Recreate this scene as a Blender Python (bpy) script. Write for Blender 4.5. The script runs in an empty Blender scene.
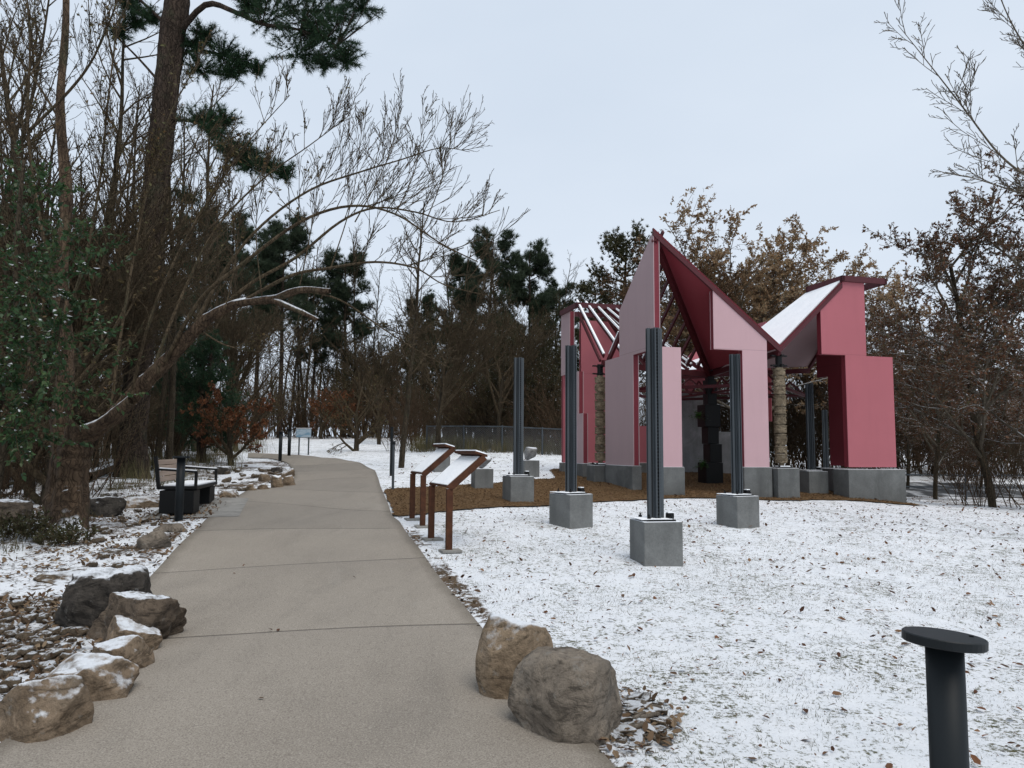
import bpy, bmesh, math, random
import numpy as np
from mathutils import Vector, Matrix, Euler, noise as mnoise

C = bpy.context.scene
COL = C.collection
R = math.radians

# ------------------------------------------------------------------ camera, sky, sun, exposure
EYE = 1.66
PITCH, ROLL, FPX = 5.1, 0.4, 760.0
cam_d = bpy.data.cameras.new('camera')
cam = bpy.data.objects.new('camera', cam_d)
COL.objects.link(cam)
cam_d.sensor_width = 36.0
cam_d.lens = FPX / 1024 * 36.0
cam_d.clip_start, cam_d.clip_end = 0.05, 2000
CAMR = Euler((R(90 + PITCH), 0, 0)).to_matrix() @ Euler((0, 0, R(ROLL))).to_matrix()
cam.matrix_world = Matrix.Translation((0, 0, EYE)) @ CAMR.to_4x4()
C.camera = cam

SUN_EL, SUN_ROT = R(62), R(150)
w = bpy.data.worlds.new('World')
C.world = w
w.use_nodes = True
nt = w.node_tree
nt.nodes.clear()
wo = nt.nodes.new('ShaderNodeOutputWorld')
bg = nt.nodes.new('ShaderNodeBackground')
sky = nt.nodes.new('ShaderNodeTexSky')
sky.sky_type = 'NISHITA'
sky.sun_disc = False
sky.sun_elevation, sky.sun_rotation = SUN_EL, SUN_ROT
sky.air_density, sky.dust_density, sky.ozone_density = 1.0, 3.0, 1.0
# an even cloud deck in front of the clear sky
tcw = nt.nodes.new('ShaderNodeTexCoord')
mp = nt.nodes.new('ShaderNodeMapping')
mp.inputs['Scale'].default_value = (1.0, 1.0, 2.6)
nz = nt.nodes.new('ShaderNodeTexNoise')
nz.inputs['Scale'].default_value = 1.3
nz.inputs['Detail'].default_value = 4
cr = nt.nodes.new('ShaderNodeValToRGB')
cr.color_ramp.elements[0].position, cr.color_ramp.elements[1].position = 0.3, 0.72
cr.color_ramp.elements[0].color = (5.2, 5.95, 6.95, 1)
cr.color_ramp.elements[1].color = (6.15, 6.8, 7.65, 1)
mx = nt.nodes.new('ShaderNodeMix')
mx.data_type = 'RGBA'
mx.inputs[0].default_value = 0.94
nt.links.new(tcw.outputs['Generated'], mp.inputs['Vector'])
nt.links.new(mp.outputs[0], nz.inputs['Vector'])
nt.links.new(nz.outputs['Fac'], cr.inputs[0])
nt.links.new(sky.outputs[0], mx.inputs[6])
nt.links.new(cr.outputs[0], mx.inputs[7])
nt.links.new(mx.outputs[2], bg.inputs[0])
bg.inputs[1].default_value = 0.1
nt.links.new(bg.outputs[0], wo.inputs[0])

sd = bpy.data.lights.new('sun', 'SUN')
sd.energy, sd.angle, sd.color = 1.5, R(35), (1.0, 0.94, 0.86)
sun = bpy.data.objects.new('sun', sd)
COL.objects.link(sun)
# direction towards the sun: sky rotation is measured clockwise from +Y
sv = Vector((math.sin(SUN_ROT) * math.cos(SUN_EL), math.cos(SUN_ROT) * math.cos(SUN_EL), math.sin(SUN_EL)))
sun.rotation_euler = sv.to_track_quat('Z', 'Y').to_euler()
C.view_settings.view_transform = 'Standard'
C.view_settings.look = 'None'
C.view_settings.exposure = 0.33
C.view_settings.gamma = 1.0
C.cycles.use_denoising = True
C.cycles.denoising_prefilter = 'ACCURATE'
C.cycles.max_bounces = 6
C.cycles.diffuse_bounces = 3
C.cycles.transparent_max_bounces = 8

# ------------------------------------------------------------------ terrain function and pixel helpers
def sm(a, b, x):
    t = np.clip((x - a) / (b - a), 0, 1)
    return t * t * (3 - 2 * t)

def G(x, y):
    x = np.asarray(x, float); y = np.asarray(y, float)
    yy = np.where(y < 38, y, 38 + 14 * (1 - np.exp(-(np.maximum(y, 38) - 38) / 14)))
    z = 0.055 * np.maximum(yy, -4)
    z = z - 0.025 * np.clip(x, 0, 9)
    z = z - sm(5.5, 12, x - 0.12 * (y - 14)) * np.clip(y - 13.0, 0, 16) * 0.082
    z = z + 0.012 * np.sin(1.1 * x + 0.7 * y) + 0.01 * np.sin(2.3 * x - 1.7 * y + 1) * (np.abs(y) < 60)
    z = z + 0.05 * sm(0, 3, -x - 3.2) * np.sin(.9 * x + 1.3 * y + .4)
    return z

def gz(x, y):
    return float(G(x, y))

def ray(px, py):
    v = CAMR @ Vector(((px - 512) / FPX, (384 - py) / FPX, -1))
    return v

def atd(px, py, d):
    """point on the pixel's line of sight at depth y = d"""
    v = ray(px, py)
    return Vector((0, 0, EYE)) + v * (d / v.y)

def at(px, py):
    """where the pixel's line of sight meets the ground"""
    lo = None
    prev = 0.5
    d = 0.5
    while d < 250:
        p = atd(px, py, d)
        if p.z < gz(p.x, p.y):
            a, b = prev, d
            for _ in range(30):
                m = (a + b) / 2
                p = atd(px, py, m)
                if p.z < gz(p.x, p.y): b = m
                else: a = m
            p = atd(px, py, b)
            return Vector((p.x, p.y, gz(p.x, p.y)))
        prev = d
        d *= 1.02
    p = atd(px, py, 80)
    return Vector((p.x, p.y, gz(p.x, p.y)))

# ------------------------------------------------------------------ node helper
class NT:
    def __init__(s, name):
        s.m = bpy.data.materials.new(name)
        s.m.use_nodes = True
        s.t = s.m.node_tree
        s.t.nodes.clear()
        s.out = s.t.nodes.new('ShaderNodeOutputMaterial')
        s.p = s.t.nodes.new('ShaderNodeBsdfPrincipled')
        s.t.links.new(s.p.outputs[0], s.out.inputs[0])
        s.co = s.t.nodes.new('ShaderNodeTexCoord').outputs['Object']
    def put(s, sock, v):
        if hasattr(v, 'links') or hasattr(v, 'is_linked'): s.t.links.new(v, sock)
        elif isinstance(v, (tuple, list)) and len(v) == 3 and sock.type == 'RGBA': sock.default_value = (*v, 1)
        else: sock.default_value = v
    def noise(s, scale, detail=4, rough=.55, vec=None, stretch=None, dist=0.0):
        n = s.t.nodes.new('ShaderNodeTexNoise')
        v = vec if vec is not None else s.co
        if stretch:
            m = s.t.nodes.new('ShaderNodeMapping')
            m.inputs['Scale'].default_value = stretch
            s.t.links.new(v, m.inputs[0]); v = m.outputs[0]
        s.t.links.new(v, n.inputs['Vector'])
        n.inputs['Scale'].default_value = scale
        n.inputs['Detail'].default_value = detail
        n.inputs['Roughness'].default_value = rough
        n.inputs['Distortion'].default_value = dist
        return n.outputs['Fac']
    def voro(s, scale, feature='F1', vec=None):
        n = s.t.nodes.new('ShaderNodeTexVoronoi')
        n.feature = feature
        n.inputs['Scale'].default_value = scale
        s.t.links.new(vec if vec is not None else s.co, n.inputs['Vector'])
        return n
    def ramp(s, f, stops):
        r = s.t.nodes.new('ShaderNodeValToRGB')
        e = r.color_ramp.elements
        while len(e) < len(stops): e.new(0.5)
        for el, (p, c) in zip(e, stops):
            el.position = p
            el.color = (c, c, c, 1) if isinstance(c, (int, float)) else (*c, 1)
        s.put(r.inputs[0], f)
        return r.outputs[0]
    def mix(s, f, a, b, blend='MIX'):
        m = s.t.nodes.new('ShaderNodeMix')
        m.data_type = 'RGBA'; m.blend_type = blend
        s.put(m.inputs[0], f); s.put(m.inputs[6], a); s.put(m.inputs[7], b)
        return m.outputs[2]
    def math(s, op, a, b=0.0, clamp=False):
        m = s.t.nodes.new('ShaderNodeMath')
        m.operation = op; m.use_clamp = clamp
        s.put(m.inputs[0], a); s.put(m.inputs[1], b)
        return m.outputs[0]
    def attr(s, name):
        a = s.t.nodes.new('ShaderNodeAttribute')
        a.attribute_name = name
        return a.outputs['Fac']
    def geo(s, out):
        return s.t.nodes.new('ShaderNodeNewGeometry').outputs[out]
    def objrand(s):
        return s.t.nodes.new('ShaderNodeObjectInfo').outputs['Random']
    def up(s):
        x = s.t.nodes.new('ShaderNodeSeparateXYZ')
        s.t.links.new(s.geo('Normal'), x.inputs[0])
        return x.outputs['Z']
    def snow(s, col, lo=.55, hi=.8, scale=6, amt=.35):
        """snow lying on faces that look up, broken up by noise; returns colour and mask"""
        n = s.math('MULTIPLY', s.math('SUBTRACT', s.noise(scale, 5, .65), .5), amt * 2)
        f = s.math('ADD', s.up(), n)
        k = s.ramp(f, [(lo, 0.0), (hi, 1.0)])
        return s.mix(k, col, (.80, .83, .87)), k
    def fin(s, col, rough=.8, bump=None, strength=.3, dist=.02, spec=.3, metal=0.0):
        s.put(s.p.inputs['Base Color'], col)
        s.put(s.p.inputs['Roughness'], rough)
        s.p.inputs['Specular IOR Level'].default_value = spec
        s.p.inputs['Metallic'].default_value = metal
        if bump is not None:
            b = s.t.nodes.new('ShaderNodeBump')
            b.inputs['Strength'].default_value = strength
            b.inputs['Distance'].default_value = dist
            s.put(b.inputs['Height'], bump)
            s.t.links.new(b.outputs[0], s.p.inputs['Normal'])
        return s.m

M = {}
def paint(name, col, var=.12, snow=False, rough=.5):
    n = NT(name)
    big = n.noise(.9, 4)
    c = n.mix(n.ramp(big, [(.3, 0.0), (.75, 1.0)]), col, tuple(min(1, v * (1 - var)) for v in col))
    if not snow and 'steel' not in name and 'black' not in name:
        sep = n.t.nodes.new('ShaderNodeSeparateXYZ'); n.t.links.new(n.co, sep.inputs[0])
        for zj in (3.845,):
            dj = n.math('ABSOLUTE', n.math('SUBTRACT', sep.outputs['Z'], zj))
            c = n.mix(n.ramp(dj, [(.003, .55), (.009, 0.0)]), c, tuple(v * .55 for v in col))
    streak = n.ramp(n.noise(5, 5, .6, stretch=(1, 1, .12)), [(.5, 0.0), (.8, .16)])
    c = n.mix(streak, c, tuple(v * .6 for v in col))
    if snow: c, k = n.snow(c, .75, .9, 3, .1)
    M[name] = n.fin(c, rough, n.noise(60, 3), .05, .005, .25)
paint('pink paint', (.52, .338, .36), .06)
paint('mauve paint', (.41, .295, .307), .06)
paint('rose red paint', (.40, .122, .143), .08)
paint('deep red paint', (.19, .030, .042), .12)
paint('deep red roof', (.29, .050, .066), .12, True)
paint('maroon fascia', (.085, .022, .027), .15, True)
paint('dark maroon steel', (.075, .012, .016), .2)
paint('maroon steel with snow', (.075, .012, .018), .2, True)
paint('black steel', (.005, .0053, .0056), .2, False, .55)
paint('bollard black', (.009, .012, .014), .15, False, .5)

def concrete(name, col, snow=None, scale=1.0, agg=0.0):
    n = NT(name)
    a = n.noise(2.2 * scale, 6, .65)
    c = n.mix(n.ramp(a, [(.3, 0.0), (.7, 1.0)]), tuple(v * .72 for v in col), tuple(v * 1.15 for v in col))
    f = n.noise(55 * scale, 4, .7)
    c = n.mix(n.ramp(f, [(.35, .35), (.6, 0.0)]), c, tuple(v * .45 for v in col))
    st = n.ramp(n.noise(3.5, 5, .6, stretch=(1, 1, .18)), [(.48, 0.0), (.72, .65)])
    c = n.mix(st, c, tuple(v * .5 for v in col))
    bug = n.voro(34 * scale).outputs['Distance']
    c = n.mix(n.ramp(n.math('ADD', bug, n.math('MULTIPLY', n.noise(5, 4), .5)), [(.30, .7), (.36, 0.0)]), c, tuple(v * .3 for v in col))
    lt = n.ramp(n.noise(1.3, 5, .7, dist=1.0), [(.52, 0.0), (.66, .4)])
    c = n.mix(lt, c, tuple(v * 1.5 for v in col))
    if snow: c, k = n.snow(c, *snow)
    M[name] = n.fin(c, .9, n.math('ADD', f, a), .35, .01, .2)
concrete('block concrete', (.19, .195, .19), (.7, .85, 9, .22))
concrete('plinth concrete', (.155, .16, .157), (.75, .9, 9, .15))
concrete('wall concrete', (.27, .275, .28))
concrete('pad concrete', (.28, .27, .25))

def steelmat():
    n = NT('slotted steel')
    c = n.mix(n.ramp(n.noise(3, 5, stretch=(1, 1, .2)), [(.3, 0.0), (.7, 1.0)]), (.040, .048, .055), (.075, .088, .098))
    # rows of punched slots running up the channels
    sep = n.t.nodes.new('ShaderNodeSeparateXYZ'); n.t.links.new(n.co, sep.inputs[0])
    z = n.math('FRACT', n.math('MULTIPLY', sep.outputs['Z'], 26.0))
    hole = n.math('MULTIPLY', n.math('GREATER_THAN', z, .42), n.attr('slot'))
    c = n.mix(hole, c, (.006, .007, .008))
    M['slotted steel'] = n.fin(c, .5, None, spec=.5, metal=.15)
steelmat()

def corten():
    n = NT('rusted steel')
    c = n.mix(n.ramp(n.noise(7, 6, .7), [(.3, 0.0), (.7, 1.0)]), (.045, .020, .013), (.105, .042, .021))
    c = n.mix(n.ramp(n.noise(40, 4), [(.55, 0.0), (.7, .6)]), c, (.03, .014, .01))
    c, k = n.snow(c, .8, .92, 8, .1)
    M['rusted steel'] = n.fin(c, .85, n.noise(90, 4), .3, .004, .2)
corten()

def snowmat(name='snow', speck=0.0):
    n = NT(name)
    c = n.mix(n.ramp(n.noise(4, 5), [(.3, 0.0), (.7, 1.0)]), (.82, .845, .875), (.90, .915, .935))
    if speck: c = n.mix(n.ramp(n.noise(35, 4, .7), [(.6, 0.0), (.72, speck)]), c, (.2, .19, .17))
    M[name] = n.fin(c, .8, n.noise(25, 5), .3, .02, .3)
snowmat()
snowmat('panel snow', .25)

def bark(name, c1, c2, snow=None, scale=1.0, ridg=.7):
    n = NT(name)
    a = n.noise(9 * scale, 6, .7, stretch=(1, 1, .22))
    mpn = n.t.nodes.new('ShaderNodeMapping'); mpn.inputs['Scale'].default_value = (1, 1, .22)
    addv = n.t.nodes.new('ShaderNodeVectorMath'); addv.operation = 'ADD'
    nzc = n.t.nodes.new('ShaderNodeTexNoise'); nzc.inputs['Scale'].default_value = 5 * scale
    sc_ = n.t.nodes.new('ShaderNodeVectorMath'); sc_.operation = 'SCALE'; sc_.inputs['Scale'].default_value = .22
    n.t.links.new(n.co, nzc.inputs['Vector']); n.t.links.new(nzc.outputs['Color'], sc_.inputs[0])
    n.t.links.new(n.co, addv.inputs[0]); n.t.links.new(sc_.outputs[0], addv.inputs[1]); n.t.links.new(addv.outputs[0], mpn.inputs[0])
    crk = n.voro(19 * scale, 'DISTANCE_TO_EDGE', mpn.outputs[0]).outputs['Distance']
    c = n.mix(n.ramp(a, [(.32, 0.0), (.68, 1.0)]), c1, c2)
    c = n.mix(n.ramp(crk, [(.02, .5), (.12, 0.0)]), c, tuple(v_ * .4 for v_ in c1))
    a = n.math('ADD', a, n.ramp(crk, [(.0, .3), (.15, 1.0)]))
    c = n.mix(n.ramp(n.noise(2.5, 4), [(.55, 0.0), (.72, .45)]), c, (.06, .07, .04))
    if snow: c, k = n.snow(c, *snow)
    M[name] = n.fin(c, .95, a, ridg, .03, .15)
bark('dark bark', (.028, .022, .015), (.085, .066, .044))
bark('pine bark', (.022, .016, .012), (.080, .058, .044), None, .8, 1.0)
bark('snowy bark', (.034, .023, .016), (.135, .092, .060), (.62, .85, 4, .35))
bark('grey bark', (.06, .055, .05), (.17, .155, .14))
bark('twig bark', (.052, .038, .023), (.118, .088, .055))
bark('pale twig bark', (.10, .082, .060), (.17, .142, .108), (.75, 1.1, 8, .5))
bark('red brown twig bark', (.068, .042, .025), (.13, .086, .054))

def leafmat(name, cols, rough=.6, snow=0.0, trans=.15):
    n = NT(name)
    stops = [(i / max(1, len(cols) - 1), c) for i, c in enumerate(cols)]
    c = n.ramp(n.geo('Random Per Island'), stops)
    c = n.mix(n.ramp(n.noise(.9, 3), [(.4, 0.0), (.65, .55)]), c, tuple(v * .55 for v in cols[0]))
    if snow: c = n.mix(n.ramp(n.math('ADD', n.math('MULTIPLY', n.up(), .5), n.noise(3, 4)), [(1.0 - snow, 0.0), (1.12 - snow, .9)]), c, (.78, .8, .84))
    n.put(n.p.inputs['Transmission Weight'], 0.0)
    m = n.fin(c, rough, None, spec=.25)
    if trans:
        t = n.t.nodes.new('ShaderNodeBsdfTranslucent')
        n.put(t.inputs[0], c)
        ms = n.t.nodes.new('ShaderNodeMixShader')
        ms.inputs[0].default_value = trans
        n.t.links.new(n.p.outputs[0], ms.inputs[1]); n.t.links.new(t.outputs[0], ms.inputs[2])
        n.t.links.new(ms.outputs[0], n.out.inputs[0])
    M[name] = m
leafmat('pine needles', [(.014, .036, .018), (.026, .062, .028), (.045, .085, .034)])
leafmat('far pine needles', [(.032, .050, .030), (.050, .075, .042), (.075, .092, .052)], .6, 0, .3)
leafmat('yellow pine needles', [(.045, .045, .018), (.085, .075, .030), (.030, .040, .018)])
leafmat('holly leaves', [(.018, .044, .018), (.034, .078, .028), (.058, .11, .04), (.09, .12, .045)], .38, .03, .3)
leafmat('brown oak leaves', [(.07, .036, .020), (.12, .062, .030), (.16, .085, .042), (.09, .065, .035)], .6, 0, .35)
leafmat('tan oak leaves', [(.25, .145, .075), (.36, .225, .12), (.42, .30, .18), (.22, .18, .10)], .6, 0, .4)
leafmat('dull olive leaves', [(.045, .048, .022), (.085, .072, .032), (.05, .06, .022), (.08, .05, .025)], .6, .06)
leafmat('dark brown leaves', [(.085, .040, .025), (.15, .07, .038), (.19, .10, .055), (.08, .075, .034)], .6, .08, .35)
leafmat('understory leaves', [(.085, .062, .028), (.14, .095, .042), (.085, .09, .032), (.18, .10, .045)], .6, 0)
leafmat('beech leaves', [(.14, .05, .022), (.21, .08, .032), (.18, .09, .045)])
leafmat('fallen leaves', [(.045, .020, .012), (.10, .042, .020), (.16, .07, .032), (.20, .11, .055), (.07, .045, .03)], .8, 0, 0)
leafmat('litter leaves', [(.06, .038, .022), (.12, .075, .042), (.17, .11, .065), (.22, .16, .10), (.09, .05, .03)], .8, 0, 0)
leafmat('dry grass', [(.10, .085, .04), (.17, .14, .075), (.075, .08, .03), (.22, .18, .10)], .8, 0, .1)
leafmat('lawn grass', [(.05, .06, .025), (.09, .085, .04), (.15, .12, .06), (.035, .05, .02)], .8, 0, .1)
leafmat('fern leaves', [(.03, .09, .015), (.06, .14, .02)], .6, 0, .2)

def stone(name, c1, c2, c3, snow=None, sc=1.0):
    n = NT(name)
    a = n.noise(3.2 * sc, 7, .65, dist=.6)
    c = n.mix(n.ramp(a, [(.34, 0.0), (.66, 1.0)]), c1, c2)
    c = n.mix(n.ramp(n.noise(1.4 * sc, 5, .6), [(.5, 0.0), (.62, .8)]), c, c3)
    f = n.noise(28 * sc, 6, .75)
    c = n.mix(n.ramp(f, [(.3, .7), (.5, 0.0)]), c, tuple(v * .3 for v in c1))
    vein = n.noise(2.2 * sc, 8, .72, stretch=(1, 1, 2.6), dist=2.2)
    c = n.mix(n.ramp(vein, [(.40, .75), (.49, 0.0)]), c, tuple(v * .33 for v in c1))
    c = n.mix(n.ramp(vein, [(.56, 0.0), (.68, .6)]), c, tuple(min(1, v * 1.45) for v in c2))
    lich = n.ramp(n.noise(9 * sc, 6, .7), [(.60, 0.0), (.70, .65)])
    c = n.mix(lich, c, (.26, .25, .225))
    if snow: c, k = n.snow(c, *snow)
    M[name] = n.fin(c, .92, n.math('ADD', n.math('MULTIPLY', a, 1.2), f), .75, .05, .2)
stone('tan sandstone', (.18, .13, .085), (.35, .265, .18), (.16, .135, .11), (.48, .92, 11, .5))
stone('tan sandstone snowy', (.165, .12, .08), (.33, .25, .175), (.14, .12, .095), (.66, 1.0, 13, .5))
stone('bare sandstone', (.155, .13, .105), (.31, .26, .205), (.14, .13, .115))
stone('dark mossy stone', (.034, .030, .027), (.115, .10, .084), (.06, .056, .048), (.62, 1.0, 10, .6))
stone('rough brown stone', (.085, .065, .048), (.19, .145, .105), (.06, .05, .042), (.85, 1.1, 9, .35))
stone('creek stone', (.10, .075, .05), (.23, .175, .12), (.14, .12, .10), (.75, 1.0, 3.5, .8), 2)
stone('cut pale stone', (.2, .2, .2), (.34, .34, .335), (.15, .15, .155), (.5, .8, 6, .3))
stone('carved tan wood', (.19, .145, .095), (.34, .275, .19), (.14, .11, .075), (.9, 1.0, 9, .1), 2)

# ------------------------------------------------------------------ object helpers
def tag(o, label=None, cat=None, group=None, kind=None):
    if label: o['label'] = label
    if cat: o['category'] = cat
    if group: o['group'] = group
    if kind: o['kind'] = kind
    return o

def thing(name, label, cat, loc=(0, 0, 0), rz=0.0, group=None):
    o = bpy.data.objects.new(name, None)
    COL.objects.link(o)
    o.empty_display_size = .2
    o.location = loc
    o.rotation_euler = (0, 0, rz)
    return tag(o, label, cat, group)

def copy_tree(o, parent=None):
    c = o.copy()
    COL.objects.link(c)
    c.parent = parent
    for ch in list(o.children):
        copy_tree(ch, c)
    return c

def np_mesh(name, V, F, mats, smooth=False, mi=None, attrs=None):
    """mesh from arrays: V (n,3), F (m,4) quads or (m,3) tris"""
    me = bpy.data.meshes.new(name)
    V = np.asarray(V, np.float32); F = np.asarray(F, np.int32)
    k = F.shape[1]
    me.vertices.add(len(V)); me.vertices.foreach_set('co', V.ravel())
    me.loops.add(F.size); me.loops.foreach_set('vertex_index', F.ravel())
    me.polygons.add(len(F))
    me.polygons.foreach_set('loop_start', np.arange(0, F.size, k, dtype=np.int32))
    me.polygons.foreach_set('use_smooth', np.full(len(F), smooth))
    for m in (mats if isinstance(mats, (list, tuple)) else [mats]): me.materials.append(m)
    if mi is not None: me.polygons.foreach_set('material_index', np.asarray(mi, np.int32))
    for n_, a in (attrs or {}).items():
        at_ = me.attributes.new(n_, 'FLOAT', 'POINT')
        at_.data.foreach_set('value', np.asarray(a, np.float32))
    me.update(calc_edges=True)
    me.validate()
    return me

def link(name, me, parent=None, loc=(0, 0, 0)):
    o = bpy.data.objects.new(name, me)
    COL.objects.link(o)
    o.location = loc
    o.parent = parent
    return o

class MB:
    """collects solid shapes, then links them as one mesh object"""
    def __init__(s):
        s.v, s.f, s.m, s.a = [], [], [], []
    def add(s, vs, fs, mi=0, slot=0.0):
        b = len(s.v)
        s.v += [tuple(v) for v in vs]
        s.a += [slot] * len(vs)
        for i, f in enumerate(fs):
            s.f.append([b + k for k in f])
            s.m.append(mi[i] if isinstance(mi, (list, tuple)) else mi)
    def box(s, c, d, mi=0, M_=None, taper=1.0, slot=0.0):
        x, y, z = (k / 2 for k in d)
        vs = [Vector((sx * x * (taper if sz > 0 else 1), sy * y * (taper if sz > 0 else 1), sz * z)) for sz in (-1, 1) for sy in (-1, 1) for sx in (-1, 1)]
        if M_ is not None: vs = [M_ @ v for v in vs]
        vs = [v + Vector(c) for v in vs]
        s.add(vs, [(0, 2, 3, 1), (4, 5, 7, 6), (0, 1, 5, 4), (1, 3, 7, 5), (3, 2, 6, 7), (2, 0, 4, 6)], mi, slot)
    def bar(s, a, b, wd, ht, mi=0, up=(0, 0, 1)):
        a, b = Vector(a), Vector(b)
        d = (b - a).normalized()
        sx = d.cross(Vector(up))
        if sx.length < 1e-4: sx = Vector((1, 0, 0))
        sx.normalize()
        uz = sx.cross(d).normalized()
        vs = []
        for p in (a, b):
            for (i, j) in ((-1, -1), (1, -1), (1, 1), (-1, 1)):
                vs.append(p + sx * i * wd / 2 + uz * j * ht / 2)
        s.add(vs, [(3, 2, 1, 0), (4, 5, 6, 7), (0, 1, 5, 4), (1, 2, 6, 5), (2, 3, 7, 6), (3, 0, 4, 7)], mi)
    def prism(s, poly, off, mi=0, mi_front=None, mi_back=None):
        """planar polygon extruded by the vector off; front = the polygon itself"""
        n = len(poly)
        off = Vector(off)
        vs = [Vector(p) for p in poly] + [Vector(p) + off for p in poly]
        fs = [tuple(range(n))] + [tuple(range(2 * n - 1, n - 1, -1))] + [(i, n + i, n + (i + 1) % n, (i + 1) % n) for i in range(n)]
        mm = [mi if mi_front is None else mi_front, mi if mi_back is None else mi_back] + [mi] * n
        s.add(vs, fs, mm)
    def tube(s, pts, rad, n=8, mi=0, caps=True, slot=0.0):
        V, F = tube_np(np.array([tuple(p) for p in pts]), np.array(rad, float), n)
        s.add(V, [tuple(f) for f in F], mi, slot)
        if caps:
            b = len(s.v) - len(V)
            s.f.append([b + k for k in range(n)][::-1]); s.m.append(mi)
            s.f.append([len(s.v) - n + k for k in range(n)]); s.m.append(mi)
    def lathe(s, prof, c=(0, 0, 0), n=20, mi=0, slot=0.0):
        s.tube([(c[0], c[1], c[2] + z) for r, z in prof], [r for r, z in prof], n, mi, True, slot)
    def build(s, name, mats, parent=None, bevel=0.0, smooth=False, loc=(0, 0, 0), seg=2):
        me = bpy.data.meshes.new(name)
        me.from_pydata(s.v, [], s.f)
        for m in (mats if isinstance(mats, (list, tuple)) else [mats]): me.materials.append(m)
        for p, k in zip(me.polygons, s.m): p.material_index = k
        if any(s.a):
            a = me.attributes.new('slot', 'FLOAT', 'POINT')
            a.data.foreach_set('value', np.array(s.a, np.float32))
        bm = bmesh.new(); bm.from_mesh(me)
        bmesh.ops.recalc_face_normals(bm, faces=bm.faces)
        if bevel:
            es = [e for e in bm.edges if len(e.link_faces) == 2 and e.calc_face_angle(0) > .5]
            bmesh.ops.bevel(bm, geom=es, offset=bevel, segments=seg, affect='EDGES', profile=.6, clamp_overlap=True)
        bm.to_mesh(me); bm.free()
        if smooth:
            for p in me.polygons: p.use_smooth = True
        return link(name, me, parent, loc)

def tube_np(P, rad, n):
    P = np.asarray(P, float)
    T = np.gradient(P, axis=0)
    T /= np.linalg.norm(T, axis=1, keepdims=True) + 1e-9
    ref = np.array([0.31, 0.95, 0.05]) if abs(T[:, 2]).mean() > .6 else np.array([0.0, 0.0, 1.0])
    A = np.cross(T, ref); A /= np.linalg.norm(A, axis=1, keepdims=True) + 1e-9
    B = np.cross(T, A)
    th = np.arange(n) * 2 * np.pi / n
    ring = A[:, None, :] * np.cos(th)[None, :, None] + B[:, None, :] * np.sin(th)[None, :, None]
    V = P[:, None, :] + ring * np.asarray(rad)[:, None, None]
    k = len(P)
    i = np.arange(k - 1)[:, None] * n
    j = np.arange(n)[None, :]
    j2 = (j + 1) % n
    F = np.stack([i + j, i + j2, i + n + j2, i + n + j], -1).reshape(-1, 4)
    return V.reshape(-1, 3), F

# ------------------------------------------------------------------ ground, path, mulch
LE = [(-170, 860), (-75, 795), (-25, 762), (15, 735), (60, 695), (100, 645), (128, 605), (150, 578), (178, 547), (205, 521), (230, 503), (240, 495), (254, 490), (285, 486), (294, 478), (289, 465), (276, 460), (268, 458.8), (258, 458.4), (248, 458)]
RE = [(690, 860), (640, 800), (612, 766), (560, 711), (520, 668), (480, 627), (449, 590), (428, 562), (410, 538), (400, 523), (392, 516), (388, 504), (384, 495), (380, 485), (375, 471), (360, 463), (335, 458.5), (300, 455.3), (270, 454), (248, 453.3)]
LW = [at(*p) for p in LE]
RW = [at(*p) for p in RE]
LW = [Vector((-1.55, 0.3, 0)) + Vector((-.1, -3, 0)), *LW]
RW = [Vector((1.25, 0.3, 0)) + Vector((.3, -3, 0)), *RW]

def resample(P, n):
    P = np.array([(p[0], p[1]) for p in P])
    s = np.r_[0, np.cumsum(np.linalg.norm(np.diff(P, axis=0), axis=1))]
    t = np.linspace(0, s[-1], n)
    return np.stack([np.interp(t, s, P[:, k]) for k in (0, 1)], 1)

# widths follow matching stations, so sample both edges at equal indices
def dense(P, k=12):
    P = np.array([(p[0], p[1]) for p in P]); out = []
    n = len(P)
    for i in range(n - 1):
        p0, p1, p2, p3 = P[max(i - 1, 0)], P[i], P[i + 1], P[min(i + 2, n - 1)]
        for t in np.linspace(0, 1, k, endpoint=False):
            # mild Catmull-Rom
            a = .5 * (2 * p1 + (-p0 + p2) * t + (2 * p0 - 5 * p1 + 4 * p2 - p3) * t * t + (-p0 + 3 * p1 - 3 * p2 + p3) * t ** 3)
            out.append(.5 * a + .5 * (p1 + (p2 - p1) * t))
    out.append(P[-1])
    return np.array(out)
Ld, Rd = dense(LW), dense(RW)
mid = (Ld + Rd) / 2
along = np.r_[0, np.cumsum(np.linalg.norm(np.diff(mid, axis=0), axis=1))]

def xl(y):      # left edge of the path by distance
    k = np.argsort(Ld[:190, 1]); return np.interp(y, Ld[:190, 1][k], Ld[:190, 0][k])
def xr(y):
    k = np.argsort(Rd[:175, 1]); return np.interp(y, Rd[:175, 1][k], Rd[:175, 0][k])

def inpoly(x, y, P):
    x = np.asarray(x); y = np.asarray(y); r = np.zeros(x.shape, bool)
    j = len(P) - 1
    for i in range(len(P)):
        xi, yi, xj, yj = P[i][0], P[i][1], P[j][0], P[j][1]
        r ^= ((yi > y) != (yj > y)) & (x < (xj - xi) * (y - yi) / (yj - yi + 1e-12) + xi)
        j = i
    return r
PATHPOLY = np.r_[Ld, Rd[::-1]]

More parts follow.
